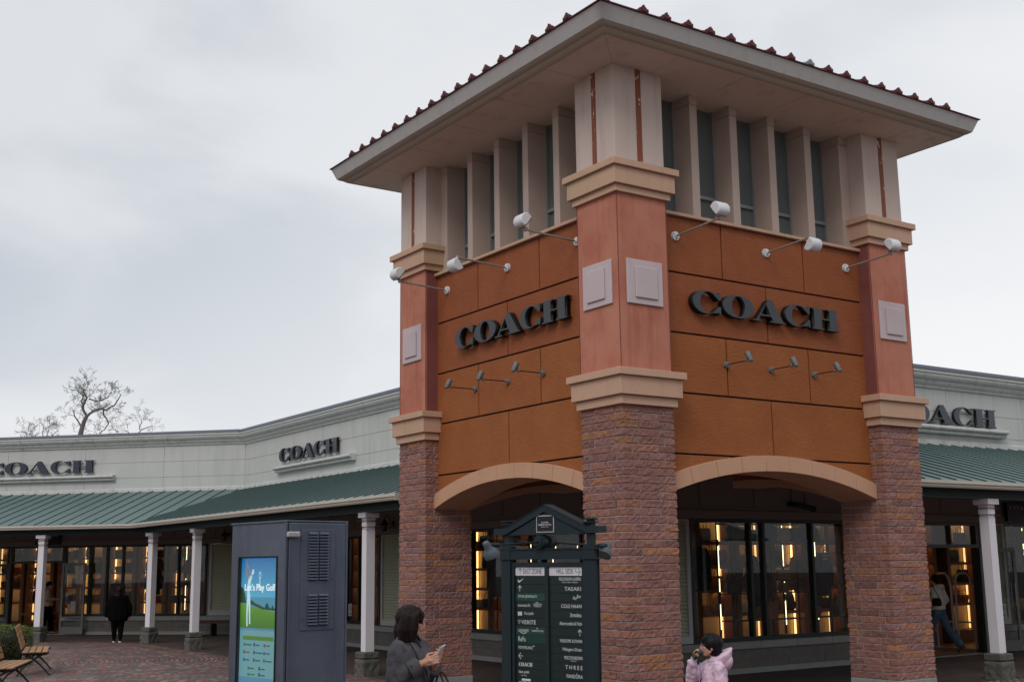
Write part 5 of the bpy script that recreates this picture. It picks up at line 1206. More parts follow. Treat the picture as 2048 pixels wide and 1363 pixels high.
def bench(label, x, y, rz):     # local: x = forward of the seat, y = length
    r = empty('slatted_bench', (0, 0, 0), 0, label, 'bench', 'slatted benches round the hedge'); ln = .88
    for k in range(4):
        b = MB(); b.box(-.23 + k * .118, -.13 + k * .118, -ln, ln, .425, .45); b.build('seat_slat', SL, r, bevel=.004)
    for k in range(4):
        t0 = .05 + k * .115; d = Vector((-.30, 0, .95)).normalized(); n = Vector((.95, 0, .30)).normalized(); o0 = Vector((-.235, 0, .44)) + d * t0
        vs = []
        for yy in (-ln, ln):
            for a, c in ((0, 0), (.095, 0), (.095, .022), (0, .022)): vs.append(o0 + d * a + n * c + Vector((0, yy, 0)))
        b = MB(); b.add(vs, [(0, 1, 2, 3), (7, 6, 5, 4), (0, 4, 5, 1), (1, 5, 6, 2), (2, 6, 7, 3), (3, 7, 4, 0)]); b.build('back_slat', SL, r, bevel=.004)
    for yy in (-.78, .78):
        b = MB(); f = lambda pts, ws: b.tube([(p[0], yy, p[1]) for p in pts], ws, 8)
        f([(.25, .425), (.20, .40), (-.05, .395), (-.20, .405), (-.27, .46), (-.33, .62), (-.395, .90)], [.016, .022, .024, .026, .024, .02, .013])
        f([(-.18, .40), (-.05, .33), (.10, .20), (.27, .012)], [.018, .022, .018, .014]); f([(.16, .40), (.02, .33), (-.14, .22), (-.30, .012)], [.018, .022, .018, .014])
        b.box(.24, .31, yy - .025, yy + .025, 0, .014); b.box(-.33, -.27, yy - .025, yy + .025, 0, .014); b.build('end_frame', BI, r)
    r.location = (x, y, 0); r.rotation_euler = (0, 0, rz); return r
def camdir(dx, dy): return math.atan2(-dx * SA + dy * CA, dx * CA + dy * SA)
bx, by = W(-9.45, 24.3); bench('slatted bench seen end on, in front of the white post, behind the other bench', bx, by, camdir(1, .36))
bx, by = W(-8.42, 20.5); bench('slatted bench cut off by the left edge of the photo', bx, by, camdir(1, .22))
# ------------------------------------------------------------------ bare trees beyond the roofs
BARK = pm('bare_bark', (.13, .115, .105), .9, var=[(5, .4, .7, .4, (.18, .165, .15))])
def bare_tree(x, y, h, seed, label, trunk_r, spread=1.0, depth=7, limbs=None, ln0=None):
    rn = random.Random(seed); r = empty('bare_tree', (x, y, 0), 0, label, 'tree', 'leafless trees beyond the shop roofs'); tb, cb = MB(), MB()
    def grow(p, d, ln, rad, lv):
        n = 4 if lv < 4 else 3; pts = [p]; rs = [rad]; q = d.copy()
        for i in range(n):
            q = (q + Vector((rn.gauss(0, .22), rn.gauss(0, .22), rn.gauss(.02, .16)))).normalized(); p = p + q * ln / n; pts.append(p); rs.append(max(.006, rad * (1 - .25 * (i + 1) / n)))
        (tb if lv < 2 else cb).tube(pts, rs, 7 if lv < 3 else (4 if lv < 5 else 3))
        if lv >= depth: return
        for k in range(2 + (rn.random() < .45) + (lv > 4)):
            i = rn.choice((n, n, n - 1)) if k else n; az = rn.uniform(0, 6.28); tilt = rn.uniform(.35, 1.0) * spread
            v = Vector((math.cos(az) * math.sin(tilt), math.sin(az) * math.sin(tilt), math.cos(tilt))); qd = q.to_track_quat('Z', 'Y') @ v; qd.z += .12; qd.normalize()
            grow(pts[i], qd, ln * rn.uniform(.62, .84), rs[i] * (rn.uniform(.68, .82) if k == 0 else rn.uniform(.5, .65)), lv + 1)
    if limbs is None:
        grow(Vector((x, y, 0)), Vector((0, 0, 1)), h * .50, trunk_r, 0)
        mz = max(v[2] for v in cb.v + tb.v); k = h / mz
        for m_ in (tb, cb): m_.v = [(x + (v[0] - x) * k, y + (v[1] - y) * k, v[2] * k) for v in m_.v]
    else:
        rv = Vector((.828, -.560, 0)); fv = Vector((.560, .828, 0))
        for li, (r0, r1, pts) in enumerate(limbs):
            dp = rn.uniform(-.5, .5) if li else 0; P = []
            for i, (u, z) in enumerate(pts): P.append(Vector((x, y, z)) + rv * u + fv * dp * i * .6)
            fine = []; 
            for i in range(len(P) - 1):
                for t in (0, .5): fine.append(P[i].lerp(P[i + 1], t) + (Vector((rn.gauss(0, .03), rn.gauss(0, .03), rn.gauss(0, .03))) if t else Vector()))
            fine.append(P[-1]); rs = [r0 + (r1 - r0) * i / (len(fine) - 1) for i in range(len(fine))]
            (tb if li == 0 else cb).tube(fine, rs, 7)
            if li == 0: continue
            for i in range(2, len(fine)):
                for k in range(2 if i % 2 else 1):
                    d = (fine[i] - fine[i - 1]).normalized(); d = (d * .5 + Vector((rn.gauss(0, .8), rn.gauss(0, .8), rn.gauss(.35, .6)))).normalized()
                    grow(fine[i], d, rn.uniform(.24, .46), max(.007, rs[i] * .28), depth - 3)
    tb.build('trunk', BARK, r, recalc=False); cb.build('crown', BARK, r, recalc=False)
tw = W
q_ = lambda pts: [((a - 1065) * .00395, 8.72 + (830 - b_) * .00395) for a, b_ in pts]
LIMBS = [(.20, .085, [(.1, 0), (.05, 4.0), (-.1, 7.0)] + q_([(1065, 830), (1100, 680), (1135, 610)])),
         (.075, .02, q_([(1135, 610), (1085, 490), (1150, 385), (1112, 310), (1118, 262)])), (.07, .018, q_([(1130, 620), (1220, 550), (1340, 515), (1400, 540), (1500, 490), (1560, 400), (1590, 350)])),
         (.05, .015, q_([(1070, 740), (1000, 650), (940, 560), (900, 500)])), (.04, .015, q_([(1150, 385), (1280, 425), (1400, 380), (1450, 320)])),
         (.04, .02, q_([(1340, 515), (1330, 600), (1370, 690), (1300, 760), (1200, 830)])), (.045, .015, q_([(1085, 500), (1050, 420), (1075, 330), (980, 270), (900, 265)])), (.03, .012, q_([(1220, 550), (1150, 495)])), (.03, .012, q_([(1350, 500), (1430, 420)])),
         (.045, .018, q_([(1075, 740), (1110, 700), (1100, 820)]))]
x, y = tw(-21.75, 60); bare_tree(x, y, 11.7, 21, 'tallest bare tree with wide twisted branches above the left roof', .24, 1.0, 6, LIMBS)
x, y = tw(-19.2, 60.5); bare_tree(x, y, 9.5, 4, 'lower bare tree just right of the tallest one', .12, 1.0, 5,
    [(.12, .05, [(.3, 0), (.2, 6), (-.1, 8.35)]), (.04, .014, [(-.1, 8.35), (.25, 8.95), (.75, 9.2)]), (.03, .012, [(.25, 8.95), (.3, 9.3), (.22, 9.55)]), (.03, .012, [(-.1, 8.35), (-.35, 8.8), (-.6, 8.95)]), (.03, .012, [(-.1, 8.35), (-.8, 8.7), (-1.1, 8.95)])])
x, y = tw(-24.8, 61); bare_tree(x, y, 9.05, 9, 'low bare treetop nearest the left photo edge', .12, 1.0, 5,
    [(.12, .05, [(.1, 0), (0, 6), (0, 8.3)]), (.03, .012, [(0, 8.3), (.2, 8.65), (.3, 8.9)]), (.03, .012, [(0, 8.3), (-.2, 8.6), (-.4, 8.85)]), (.03, .012, [(0, 8.3), (.0, 8.7), (-.05, 8.95)])])
x, y = tw(-23.75, 60.5); bare_tree(x, y, 9.2, 15, 'low bare treetop between the photo edge and the tallest tree', .12, 1.0, 5,
    [(.12, .05, [(-.1, 0), (0, 6), (0, 8.4)]), (.03, .012, [(0, 8.4), (-.2, 8.85), (-.25, 9.2)]), (.03, .012, [(0, 8.4), (.3, 8.7), (.55, 9.0)]), (.03, .012, [(0, 8.4), (.05, 8.8), (.0, 9.1)])])
# ------------------------------------------------------------------ unseen shops added across the plaza, coloured dark for the window reflections
def opposite(O, D, Nn, ln, label):
    F = Frame(O, D, Nn); r = empty('added_opposite_shop', F.p(ln / 2, 0, 0), 0, label, 'building')
    b = MB(); F.box(b, 0, ln, -8, 0, 0, 5.9); b.build('wall', M['shopdark'], r)
    b = MB(); F.box(b, 0, ln, .0, .02, 4.2, 5.6); b.build('parapet', M['tanwall'], r)
    b = MB(); F.sweep(b, [(.0, 5.5), (.25, 5.8), (.25, 5.95), (-8.2, 5.95), (-8.2, 5.9), (0, 5.9)], -.2, 0, ln + .2, 0); b.build('cornice', M['tanwall'], r)
    b = MB(); F.sweep(b, [(.01, 4.3), (3.9, 3.2), (3.9, 3.1), (.01, 4.1)], 0, 0, ln, 0); b.build('awning_roof', M['awning'], r)
    k = 1.0
    while k < ln - 3:
        b = MB(); F.box(b, k, k + 3.2, .002, .05, .5, 2.7); f = b.build('window', M['frame'], r); b = MB(); F.box(b, k + .1, k + 1.55, .05, .06, .6, 2.6); F.box(b, k + 1.65, k + 3.1, .05, .06, .6, 2.6); b.build('pane', M['towerglass'], f)
        b = MB(); F.box(b, k + 3.4, k + 3.6, 3.3, 3.5, 0, 3.15); b.build('post', M['post'], r); k += 4.6
opposite((40, -30), (-1, 0), (0, 1), 62, 'unseen dark shop building added behind the viewer for the window reflections')
opposite((-30, -24), (0, 1), (1, 0), 34, 'unseen dark shop building added left of the viewer for the window reflections')
# ------------------------------------------------------------------ people
SK = pm('skin', (.50, .27, .19), .5, var=[(12, .4, .7, .3, (.45, .22, .15))]); SK.node_tree.nodes['Principled BSDF'].inputs['Subsurface Weight'].default_value = .08
HR = pm('dark_hair', (.011, .005, .0042), .5, spec=.15, bump=[(70, .7, .006, (1, 1, .10)), (190, .5, .003, (1, 1, .06))], var=[(40, .45, .7, .6, (.032, .018, .014), (1, 1, .08))])
HB = pm('black_hair', (.006, .005, .006), .5, spec=.15, bump=[(80, .6, .005, (1, 1, .12))], var=[(40, .45, .7, .5, (.02, .018, .02), (1, 1, .1))])
LIP = pm('lips', (.33, .09, .085), .45); EYW = pm('eye_white', (.55, .53, .5), .3); EYB = pm('eye_dark', (.02, .012, .01), .2)
COAT = pm('grey_wool', (.088, .082, .088), .95, spec=.1, sheen=.1, bump=[(260, .35, .002, I1)], var=[(5, .4, .7, .3, (.085, .082, .092))])
SEAM = pm('coat_seam', (.045, .043, .05), .9)
def head_mb(b, c, s=1.0, yaw=0.0, pitch=0.0, child=False):
    """skull, face, nose, lips, chin and ears around head centre c, facing +x turned by yaw"""
    Rm = Matrix.Rotation(yaw, 3, 'Z') @ Matrix.Rotation(pitch, 3, 'Y')
    P = lambda x, y, z: Vector(c) + Rm @ (Vector((x, y, z)) * s)
    b.ell(P(-.012, 0, .018), (.096 * s, .075 * s, .097 * s), 22, 16, rot=Rm)
    b.ell(P(.030, 0, -.030), (.060 * s, .059 * s, .080 * s), 20, 14, rot=Rm)
    b.ell(P(.040, 0, .035), (.052 * s, .060 * s, .050 * s), 18, 12, rot=Rm)
    ch = .062 if not child else .054
    b.ell(P(ch, 0, -.092), (.022 * s, .024 * s, .019 * s), 12, 8, rot=Rm)
    for y in (-1, 1):
        b.cap(P(-.015, y * .052, -.045), .018 * s, P(ch - .005, y * .018, -.092), .020 * s, 10)
        b.ell(P(.058, y * .034, -.028), (.024 * s, .024 * s, .026 * s), 12, 8, rot=Rm)
        b.ell(P(-.012, y * .076, -.012), (.018 * s, .008 * s, .030 * s), 12, 8, rot=Rm); b.ell(P(-.008, y * .078, -.034), (.009 * s, .006 * s, .011 * s), 8, 6, rot=Rm)
        b.ell(P(.100, y * .008, -.040), (.009 * s, .008 * s, .007 * s), 8, 6, rot=Rm)
    b.cap(P(.086, 0, .018), .009 * s, P(.108 if not child else .100, 0, -.032), .011 * s, 10)
    b.ell(P(.090, 0, -.058), (.011 * s, .022 * s, .008 * s), 12, 8, rot=Rm); b.ell(P(.087, 0, -.069), (.011 * s, .019 * s, .008 * s), 12, 8, rot=Rm)
    b.ell(P(.078, 0, .032), (.018 * s, .045 * s, .012 * s), 12, 8, rot=Rm)
    return P, Rm
def face_bits(P, Rm, s, parent, child=False):
    for y in (-1, 1):
        b = MB(); b.ell(P(.079, y * .031, .006), (.010 * s, .014 * s, .0085 * s), 14, 10, rot=Rm); e_ = b.build('eye', EYW, parent)
        b = MB(); b.ell(P(.0865, y * .031, .006), (.0045 * s, .0065 * s, .0065 * s), 12, 8, rot=Rm); b.build('iris', EYB, e_)
        b = MB(); b.tube([P(.086, y * .015, .030), P(.088, y * .032, .036), P(.078, y * .050, .029)], [.003 * s, .0038 * s, .002 * s], 6); b.build('eyebrow', HR, parent)
        b = MB(); b.tube([P(.086, y * .018, .010), P(.0895, y * .031, .0155), P(.081, y * .046, .010)], [.0018 * s, .0025 * s, .0018 * s], 5); b.build('eyelid', EYB, parent)
    b = MB(); b.ell(P(.094, 0, -.0585), (.010 * s, .020 * s, .0055 * s), 12, 8, rot=Rm); b.ell(P(.092, 0, -.068), (.010 * s, .017 * s, .006 * s), 12, 8, rot=Rm); b.build('lips', LIP, parent)
def hand(b, wrist, dirv, palmn, s=1.0, curl=(.5, .6, .6, .55), thumb=.5, side=1, spread=.06):
    """palm + five fingers in mesh b. dirv: wrist->knuckles, palmn: direction the palm faces"""
    d = Vector(dirv).normalized(); n = Vector(palmn); n = (n - d * n.dot(d)).normalized(); t = d.cross(n).normalized() * side; w_ = Vector(wrist)
    for k in range(4):
        y = (k - 1.5) * .019 * s; b.cap(w_ + t * y * .65, .013 * s, w_ + d * .085 * s + t * y, .0115 * s, 10)
    b.ell(w_ + d * .045 * s + n * .004, (.03 * s, .03 * s, .022 * s), 12, 8)
    ln = (.068, .078, .073, .058)
    for k in range(4):
        y = (k - 1.5) * .0195 * s; p = w_ + d * .088 * s + t * y; a = 0; q = [p]; c = curl[k] if k < len(curl) else curl[-1]
        for j, f in enumerate((.45, .32, .23)):
            a += c * (1.0 if j == 0 else 1.25); dd = (d * math.cos(a) + n * math.sin(a) + t * (k - 1.5) * spread).normalized(); p = p + dd * ln[k] * f * s; q.append(p)
        b.chain(q, [.0098 * s, .0090 * s, .0082 * s, .0068 * s], 10)
    p0 = w_ + d * .022 * s - t * .026 * s; p1 = p0 + (d * .55 - t * .75 + n * .35).normalized() * .036 * s; p2 = p1 + (d * .85 - t * (.35 - thumb * .5) + n * (.25 + thumb * .5)).normalized() * .032 * s; p3 = p2 + (d * .9 + t * thumb * .35 + n * (.2 + thumb * .45)).normalized() * .026 * s
    b.chain([p0, p1, p2, p3], [.0135 * s, .0115 * s, .0105 * s, .0082 * s], 10)
    b.cap(w_ - d * .03 * s, .026 * s, w_ + d * .01 * s, .024 * s, 12)
def legs(b, hip, kneeL, ankL, kneeR, ankR, r=(.080, .055, .040), hipw=.085):
    for sg, kn, an in ((1, kneeL, ankL), (-1, kneeR, ankR)):
        b.chain([Vector(hip) + Vector((0, sg * hipw, 0)), kn, an], r, 16)
def shoe(a, ang, s, mat, parent, sole=None, boot=0):
    d = Vector((math.cos(ang), math.sin(ang), 0)); o0 = Vector(a); z = .0
    b = MB(); b.cap(o0 - d * .045 * s + Vector((0, 0, z)), .036 * s, o0 + d * .13 * s + Vector((0, 0, -.012 * s)), .032 * s, 14); b.cap(o0 + Vector((0, 0, .0)), .042 * s, o0 + Vector((0, 0, .045 + boot)) , .044 * s, 14)
    o = organic('shoe', b, mat, parent, .006, 3)
    if sole:
        b = MB(); zz = o0.z - .040 * s; q = MB(); t = Vector((-d.y, d.x, 0))
        ringp = [o0 + d * (.045 + .135 * math.cos(2 * math.pi * i / 20)) * s + t * .043 * math.sin(2 * math.pi * i / 20) * s for i in range(20)]
        q.loft([[Vector((p.x, p.y, zz - .004)) for p in ringp], [Vector((p.x, p.y, zz + .022)) for p in ringp]]); q.build('sole', sole, o)
    return o
# ---- woman in the grey coat with a phone; local frame: x forward, y her left
wx, wy = -4.33, -2.593
woman = empty('person', (0, 0, 0), 0, 'woman in a grey wool coat with dark shoulder length hair looking at her phone', 'person')
s = 1.0; hc = Vector((.015, 0, 1.532))
b = MB(); P, Rm = head_mb(b, hc, .94, R(30), R(4))
b.cap((-.012, 0, 1.36), .052, (-.002, 0, 1.46), .050, 16)
b.torso([(0, 0, .86, .10, .15), (-.01, 0, 1.0, .095, .125), (0, 0, 1.15, .10, .13), (0, 0, 1.28, .10, .135), (-.01, 0, 1.335, .075, .12), (-.012, 0, 1.38, .05, .07)], 24)
SR, ER, WR_ = Vector((-.02, -.165, 1.325)), Vector((.015, -.225, 1.11)), Vector((.165, -.09, 1.225))
SLh, EL, WL = Vector((-.01, .165, 1.325)), Vector((.00, .225, 1.10)), Vector((.185, .070, 1.195))
b.chain([SR + Vector((0, .02, -.02)), ER, WR_], [.042, .038, .027], 14); b.chain([SLh + Vector((0, -.02, -.02)), EL, WL], [.042, .038, .027], 14)
hand(b, WR_ + Vector((.02, .012, .006)), (.80, .42, .28), (.25, .75, .10), .98, (.75, .85, .9, .95), .7, side=-1)
hand(b, WL + Vector((.012, -.005, .008)), (.62, -.25, .72), (-.65, -.35, .55), .98, (.42, .55, .65, .75), .8, side=1)
legs(b, (0, 0, .86), Vector((.02, .09, .48)), Vector((-.01, .085, .09)), Vector((.02, -.09, .48)), Vector((-.01, -.10, .09)))
body = organic('body', b, SK, woman, .0042, 2); face_bits(P, Rm, .94, woman)
# coat
b = MB()
b.torso([(-.01, 0, .60, .185, .225), (-.01, 0, .80, .165, .205), (-.005, 0, .98, .142, .182), (0, 0, 1.12, .132, .172), (0, 0, 1.25, .13, .180), (-.01, 0, 1.325, .112, .178), (-.018, 0, 1.365, .098, .150), (-.018, 0, 1.395, .072, .10)], 32)
b.chain([SR + Vector((.01, .015, 0)), ER + Vector((-.01, -.005, -.01)), WR_ + Vector((-.045, -.02, -.02))], [.070, .068, .055], 18)
b.chain([SLh + Vector((0, -.01, 0)), EL, WL + Vector((-.05, .01, -.005))], [.076, .073, .056], 18)
coat = organic('coat', b, COAT, woman, .0075, 5, disp=[(.014, 9, 5), (.010, 24, 15), (.004, 60, 40)])
dR = (WR_ - ER).normalized(); dL = (WL - EL).normalized()
for w_, e_, nm in ((WR_, dR, 'cuff'), (WL, dL, 'cuff')):
    b = MB(); b.cyl(w_ - e_ * .105, w_ - e_ * .018, .066, .061, 24); b.cyl(w_ - e_ * .0175, w_ - e_ * .016, .055, .05, 24, caps=True); cf = b.build(nm, COAT, woman, bevel=.004)
    b = MB(); q = w_ - e_ * .06; o_ = Vector((.0, -.066, .0)); b.box(q.x - .015, q.x + .018, q.y - .071, q.y - .060, q.z - .035, q.z + .022); b.build('cuff_tab', SEAM, cf)
# lapels and collar as thick folded pieces
def slab(pts, th, name, mat, parent):
    n = (Vector(pts[1]) - Vector(pts[0])).cross(Vector(pts[2]) - Vector(pts[0])).normalized(); b = MB(); k = len(pts)
    b.add([Vector(p) - n * th / 2 for p in pts] + [Vector(p) + n * th / 2 for p in pts], [list(range(k))[::-1], list(range(k, 2 * k))] + [(i, (i + 1) % k, k + (i + 1) % k, k + i) for i in range(k)]); return b.build(name, mat, parent, bevel=.003)
for sg in (-1, 1):
    slab([(.050, sg * .075, 1.395), (.125, sg * .100, 1.315), (.158, sg * .085, 1.235), (.165, sg * .012, 1.09), (.120, sg * .018, 1.25), (.065, sg * .050, 1.375)], .012, 'lapel', COAT, woman)
b = MB()
rg = []
for rr, zz in ((.070, 1.375), (.068, 1.425), (.082, 1.43), (.108, 1.368), (.098, 1.36)):
    rg.append([Vector((-.018 + (rr + .0) * math.cos(a) * .98, rr * 1.18 * math.sin(a), zz + (.0 if math.cos(a) < .4 else -.035 * (math.cos(a) - .4)))) for a in [R(38 + 284 * i / 24) for i in range(25)]])
b.loft(rg + [rg[0]], closed=False); b.build('collar', COAT, woman)
b = MB(); b.tube([(.148, .0, 1.12), (.150, .0, 1.0), (.165, .0, .80), (.185, .0, .60)], .004, 5); b.build('coat_seam', SEAM, woman)
for z in (1.075, .93, .78):
    b = MB(); x_ = .152 + max(0, (1.0 - z)) * .08; b.cyl((x_ - .004, -.035, z), (x_ + .010, -.037, z), .014, n=14); b.build('button', SEAM, woman)
b = MB(); b.torso([(.015, 0, 1.20, .11, .09), (.02, 0, 1.33, .078, .08), (.005, 0, 1.385, .062, .066), (.0, 0, 1.42, .053, .056)], 20); b.build('dark_top', pm('black_knit', (.02, .018, .022), .85), woman)
# hair: a bob, face left open towards +x
b = MB(); Rh = Rm; H = lambda x, y, z: hc + Rm @ (Vector((x, y, z)) * .94)
b.ell(H(-.020, 0, .030), (.112, .092, .098), 26, 18, rot=Rm)
for yy in (-1, 1):
    b.chain([H(.012, yy * .062, .03), H(.012, yy * .072, -.06), H(.005, yy * .070, -.145)], [.045, .044, .036], 14)
    b.chain([H(-.035, yy * .060, .03), H(-.045, yy * .070, -.07), H(-.045, yy * .066, -.165)], [.055, .058, .046], 14)
    b.chain([H(.055, yy * .050, .075), H(.082, yy * .045, .048), H(.080, yy * .056, .012)], [.024, .016, .009], 12)
    b.chain([H(.035, yy * .066, .05), H(.045, yy * .070, -.02), H(.035, yy * .070, -.11)], [.026, .022, .018], 12)
b.chain([H(-.065, 0, .02), H(-.085, 0, -.08), H(-.078, 0, -.165)], [.055, .056, .045], 14)
b.chain([H(.045, -.03, .098), H(.088, -.022, .062), H(.094, -.026, .040)], [.020, .014, .008], 12); b.chain([H(.045, .03, .098), H(.088, .022, .062), H(.094, .026, .040)], [.020, .014, .008], 12); b.chain([H(.045, 0, .10), H(.09, 0, .064), H(.098, 0, .046)], [.020, .014, .008], 12)
organic('hair', b, HR, woman, .0048, 4, disp=[(.006, 42, 3), (.004, 95, 5)])
b = MB(); 
for sg in (-1, 1): b.chain([(.02, sg * .09, .46), (-.01, sg * .095, .10)], [.062, .048], 14)
organic('stockings', b, pm('black_tights', (.012, .012, .013), .7), woman, .008, 2)
for sg in (-1, 1): shoe((-.01, sg * .09, .045), .05 * sg, 1, BAGC[0], woman)
yaw_w = camdir(.88, -.47)
woman.location = (wx, wy, 0); woman.rotation_euler = (0, 0, yaw_w); woman.scale = (1, 1, 1)
Mw = Matrix.Translation((wx, wy, 0)) @ Matrix.Rotation(yaw_w, 4, 'Z')
ph = empty('phone', Mw @ Vector((.36, .03, 1.30)), 0, 'slim white phone held up in the hand of the woman in grey', 'phone')
pc_ = Vector((.262, .012, 1.302)); pu = Vector((.55, -.12, .70)).normalized(); pn = Vector((-.72, -.12, .58)); pn = (pn - pu * pn.dot(pu)).normalized(); pt_ = pu.cross(pn)
def pbox(mb, hw, hl, n0, n1):
    vs = [Mw @ (pc_ + pt_ * a + pu * c + pn * n_) for n_ in (n0, n1) for a, c in ((-hw, -hl), (hw, -hl), (hw, hl), (-hw, hl))]
    mb.add(vs, [(0, 3, 2, 1), (4, 5, 6, 7), (0, 1, 5, 4), (1, 2, 6, 5), (2, 3, 7, 6), (3, 0, 4, 7)])
b = MB(); pbox(b, .034, .068, -.004, .004); b.build('phone_case', pm('phone_white', (.65, .63, .66), .4), ph, bevel=.003)
b = MB(); pbox(b, .031, .063, .0041, .0048); b.build('phone_screen', pm('phone_screen', (.25, .28, .32), .2), ph)
tb_ = empty('tote_bag', Mw @ Vector((.12, .22, .8)), 0, 'dark brown leather tote hanging from the arm of the woman in grey', 'bag')
LB = pm('dark_leather', (.028, .020, .018), .4); GDB = pm('brass', (.42, .32, .14), .35, .8)
bc = Vector((.19, .135, .0))
b = MB(Mw); b.loft([[bc + Vector((-.175, -.075, .66)), bc + Vector((.175, -.075, .66)), bc + Vector((.175, .075, .66)), bc + Vector((-.175, .075, .66))], [bc + Vector((-.16, -.07, .80)), bc + Vector((.16, -.07, .80)), bc + Vector((.16, .07, .80)), bc + Vector((-.16, .07, .80))], [bc + Vector((-.115, -.035, 1.0)), bc + Vector((.115, -.035, 1.0)), bc + Vector((.115, .035, 1.0)), bc + Vector((-.115, .035, 1.0))]], sm=False); b.build('bag_body', LB, tb_, bevel=.012)
for y in (-.038, .038):
    b = MB(Mw); b.tube([bc + Vector((-.07, y, .96)), bc + Vector((-.06, y, 1.06)), bc + Vector((-.03, y * .6, 1.135)), bc + Vector((-.01, y * .4, 1.15)), bc + Vector((.02, y * .6, 1.135)), bc + Vector((.06, y, 1.06)), bc + Vector((.07, y, .96))], .008, 8); b.build('handle', LB, tb_)
    for x_ in (-.07, .07): b = MB(Mw); b.cyl(bc + Vector((x_, y * 1.15, .965)), bc + Vector((x_, y * 1.35, .965)), .015, n=12); b.build('ring', GDB, tb_)
# ---- girl in the pink hooded jacket drinking
girl = empty('person', (0, 0, 0), 0, 'young girl in a pink hooded jacket and glasses drinking from a dark cup', 'person')
PK = pm('pink_shell', (.66, .47, .58), .6, var=[(3, .4, .7, .35, (.68, .52, .62))], bump=[(26, .35, .01, I1)]); PKD = pm('lilac_trim', (.36, .28, .52), .6); PKI = pm('purple_lining', (.20, .05, .20), .8)
hs = .90; gc = Vector((.02, 0, 1.155))
b = MB(); P, Rm = head_mb(b, gc, hs, R(-8), R(-8), True)
b.cap((-.02, 0, .99), .040, (-.008, 0, 1.09), .042, 14)
b.torso([(0, 0, .62, .09, .115), (0, 0, .80, .085, .105), (0, 0, .93, .085, .12), (-.01, 0, .985, .06, .11), (-.015, 0, 1.02, .038, .05)], 22)
gSL, gEL, gWL = Vector((-.01, .135, .955)), Vector((-.03, .175, .735)), Vector((.02, .165, .545))
gSR, gER, gWR = Vector((.0, -.135, .955)), Vector((.175, -.165, .845)), Vector((.175, -.055, 1.045))
b.chain([gSL, gEL, gWL], [.036, .030, .022], 12); b.chain([gSR, gER, gWR], [.036, .030, .022], 12)
hand(b, gWL, (.1, .0, -1), (.1, -1, 0), .76, (.3, .35, .4, .4), .3, side=1)
hand(b, gWR + Vector((0, .006, .006)), (-.15, .40, .85), (-.62, .45, -.15), .76, (.55, .6, .65, .7), .8, side=1)
legs(b, (0, 0, .62), Vector((.02, .07, .34)), Vector((0, .065, .07)), Vector((.02, -.07, .34)), Vector((0, -.065, .07)), (.062, .045, .032), .06)
organic('body', b, SK, girl, .004, 2); face_bits(P, Rm, hs, girl, True)
b = MB(); b.torso([(-.01, 0, .50, .155, .185), (-.01, 0, .60, .150, .18), (-.01, 0, .75, .132, .165), (-.01, 0, .88, .115, .155), (-.015, 0, .95, .105, .15), (-.018, 0, .995, .075, .10), (-.012, 0, 1.03, .064, .07)], 30)
b.chain([gSL, gEL, gWL + Vector((-.005, 0, .02))], [.066, .062, .048], 16); b.chain([gSR, gER, gWR + Vector((.012, -.02, -.055))], [.066, .064, .046], 16)
organic('jacket', b, PK, girl, .007, 4, disp=[(.014, 11, 8), (.011, 27, 20), (.004, 70, 60)])
b = MB(); b.cap(gWR + Vector((.006, -.008, -.045)), .034, gWR + Vector((-.002, .004, -.005)), .030, 14); b.build('cuff', pm('white_cuff', (.55, .57, .60), .8), girl)
b = MB(); b.cap(gWL + Vector((-.005, 0, .03)), .036, gWL + Vector((0, 0, .0)), .030, 14); b.build('cuff', PK, girl)
# hood lying back
rg = []
for k in range(9):
    t = k / 8; rr = .078 + .050 * math.sin(math.pi * min(t * 1.02, 1)) ; cx_ = -.030 - .075 * t; cz = 1.035 - .02 * t + .055 * math.sin(math.pi * t * .5) - .085 * t * t
    rg.append([Vector((cx_ + rr * math.cos(a) * (1 - .35 * t) - .03 * t, rr * (1.08 - .2 * t) * math.sin(a), cz - .045 * math.cos(a) * (1 + t * 1.6) + .03 * (1 - t))) for a in [2 * math.pi * i / 28 for i in range(28)]])
b = MB(); b.loft(rg); b.ell((-.125, 0, 1.005), (.072, .100, .082), 20, 14); b.ell((-.06, 0, 1.035), (.085, .105, .035), 20, 12); organic('hood', b, PK, girl, .006, 4, disp=[(.010, 16, 12)])
b = MB(); b.ell((-.075, 0, 1.062), (.060, .078, .030), 20, 10); b.build('hood_lining', PKI, girl)
b = MB(); b.tube([(.125, -.01, 1.0), (.128, -.01, .90), (.150, -.01, .75), (.165, -.01, .52)], .006, 6); b.build('zip', PKD, girl)
b = MB(); H = lambda x, y, z: gc + Rm @ (Vector((x, y, z)) * hs)
b.ell(H(-.022, 0, .034), (.108, .088, .094), 24, 16, rot=Rm); b.ell(H(-.055, 0, -.02), (.072, .078, .085), 20, 14, rot=Rm)
b.chain([H(-.075, 0, -.03), H(-.08, 0, -.085), H(-.07, 0, -.125)], [.05, .042, .022], 12)
for yy in (-1, 1): b.chain([H(.03, yy * .045, .09), H(.075, yy * .040, .065), H(.088, yy * .038, .038)], [.028, .018, .008], 12); b.chain([H(.03, yy * .068, .055), H(.042, yy * .070, .03), H(.040, yy * .070, -.005)], [.018, .014, .007], 10)
b.chain([H(.04, 0, .10), H(.082, 0, .068), H(.095, 0, .040)], [.028, .018, .008], 12)
organic('hair', b, HB, girl, .0045, 4, disp=[(.003, 40, 4)])
b = MB()
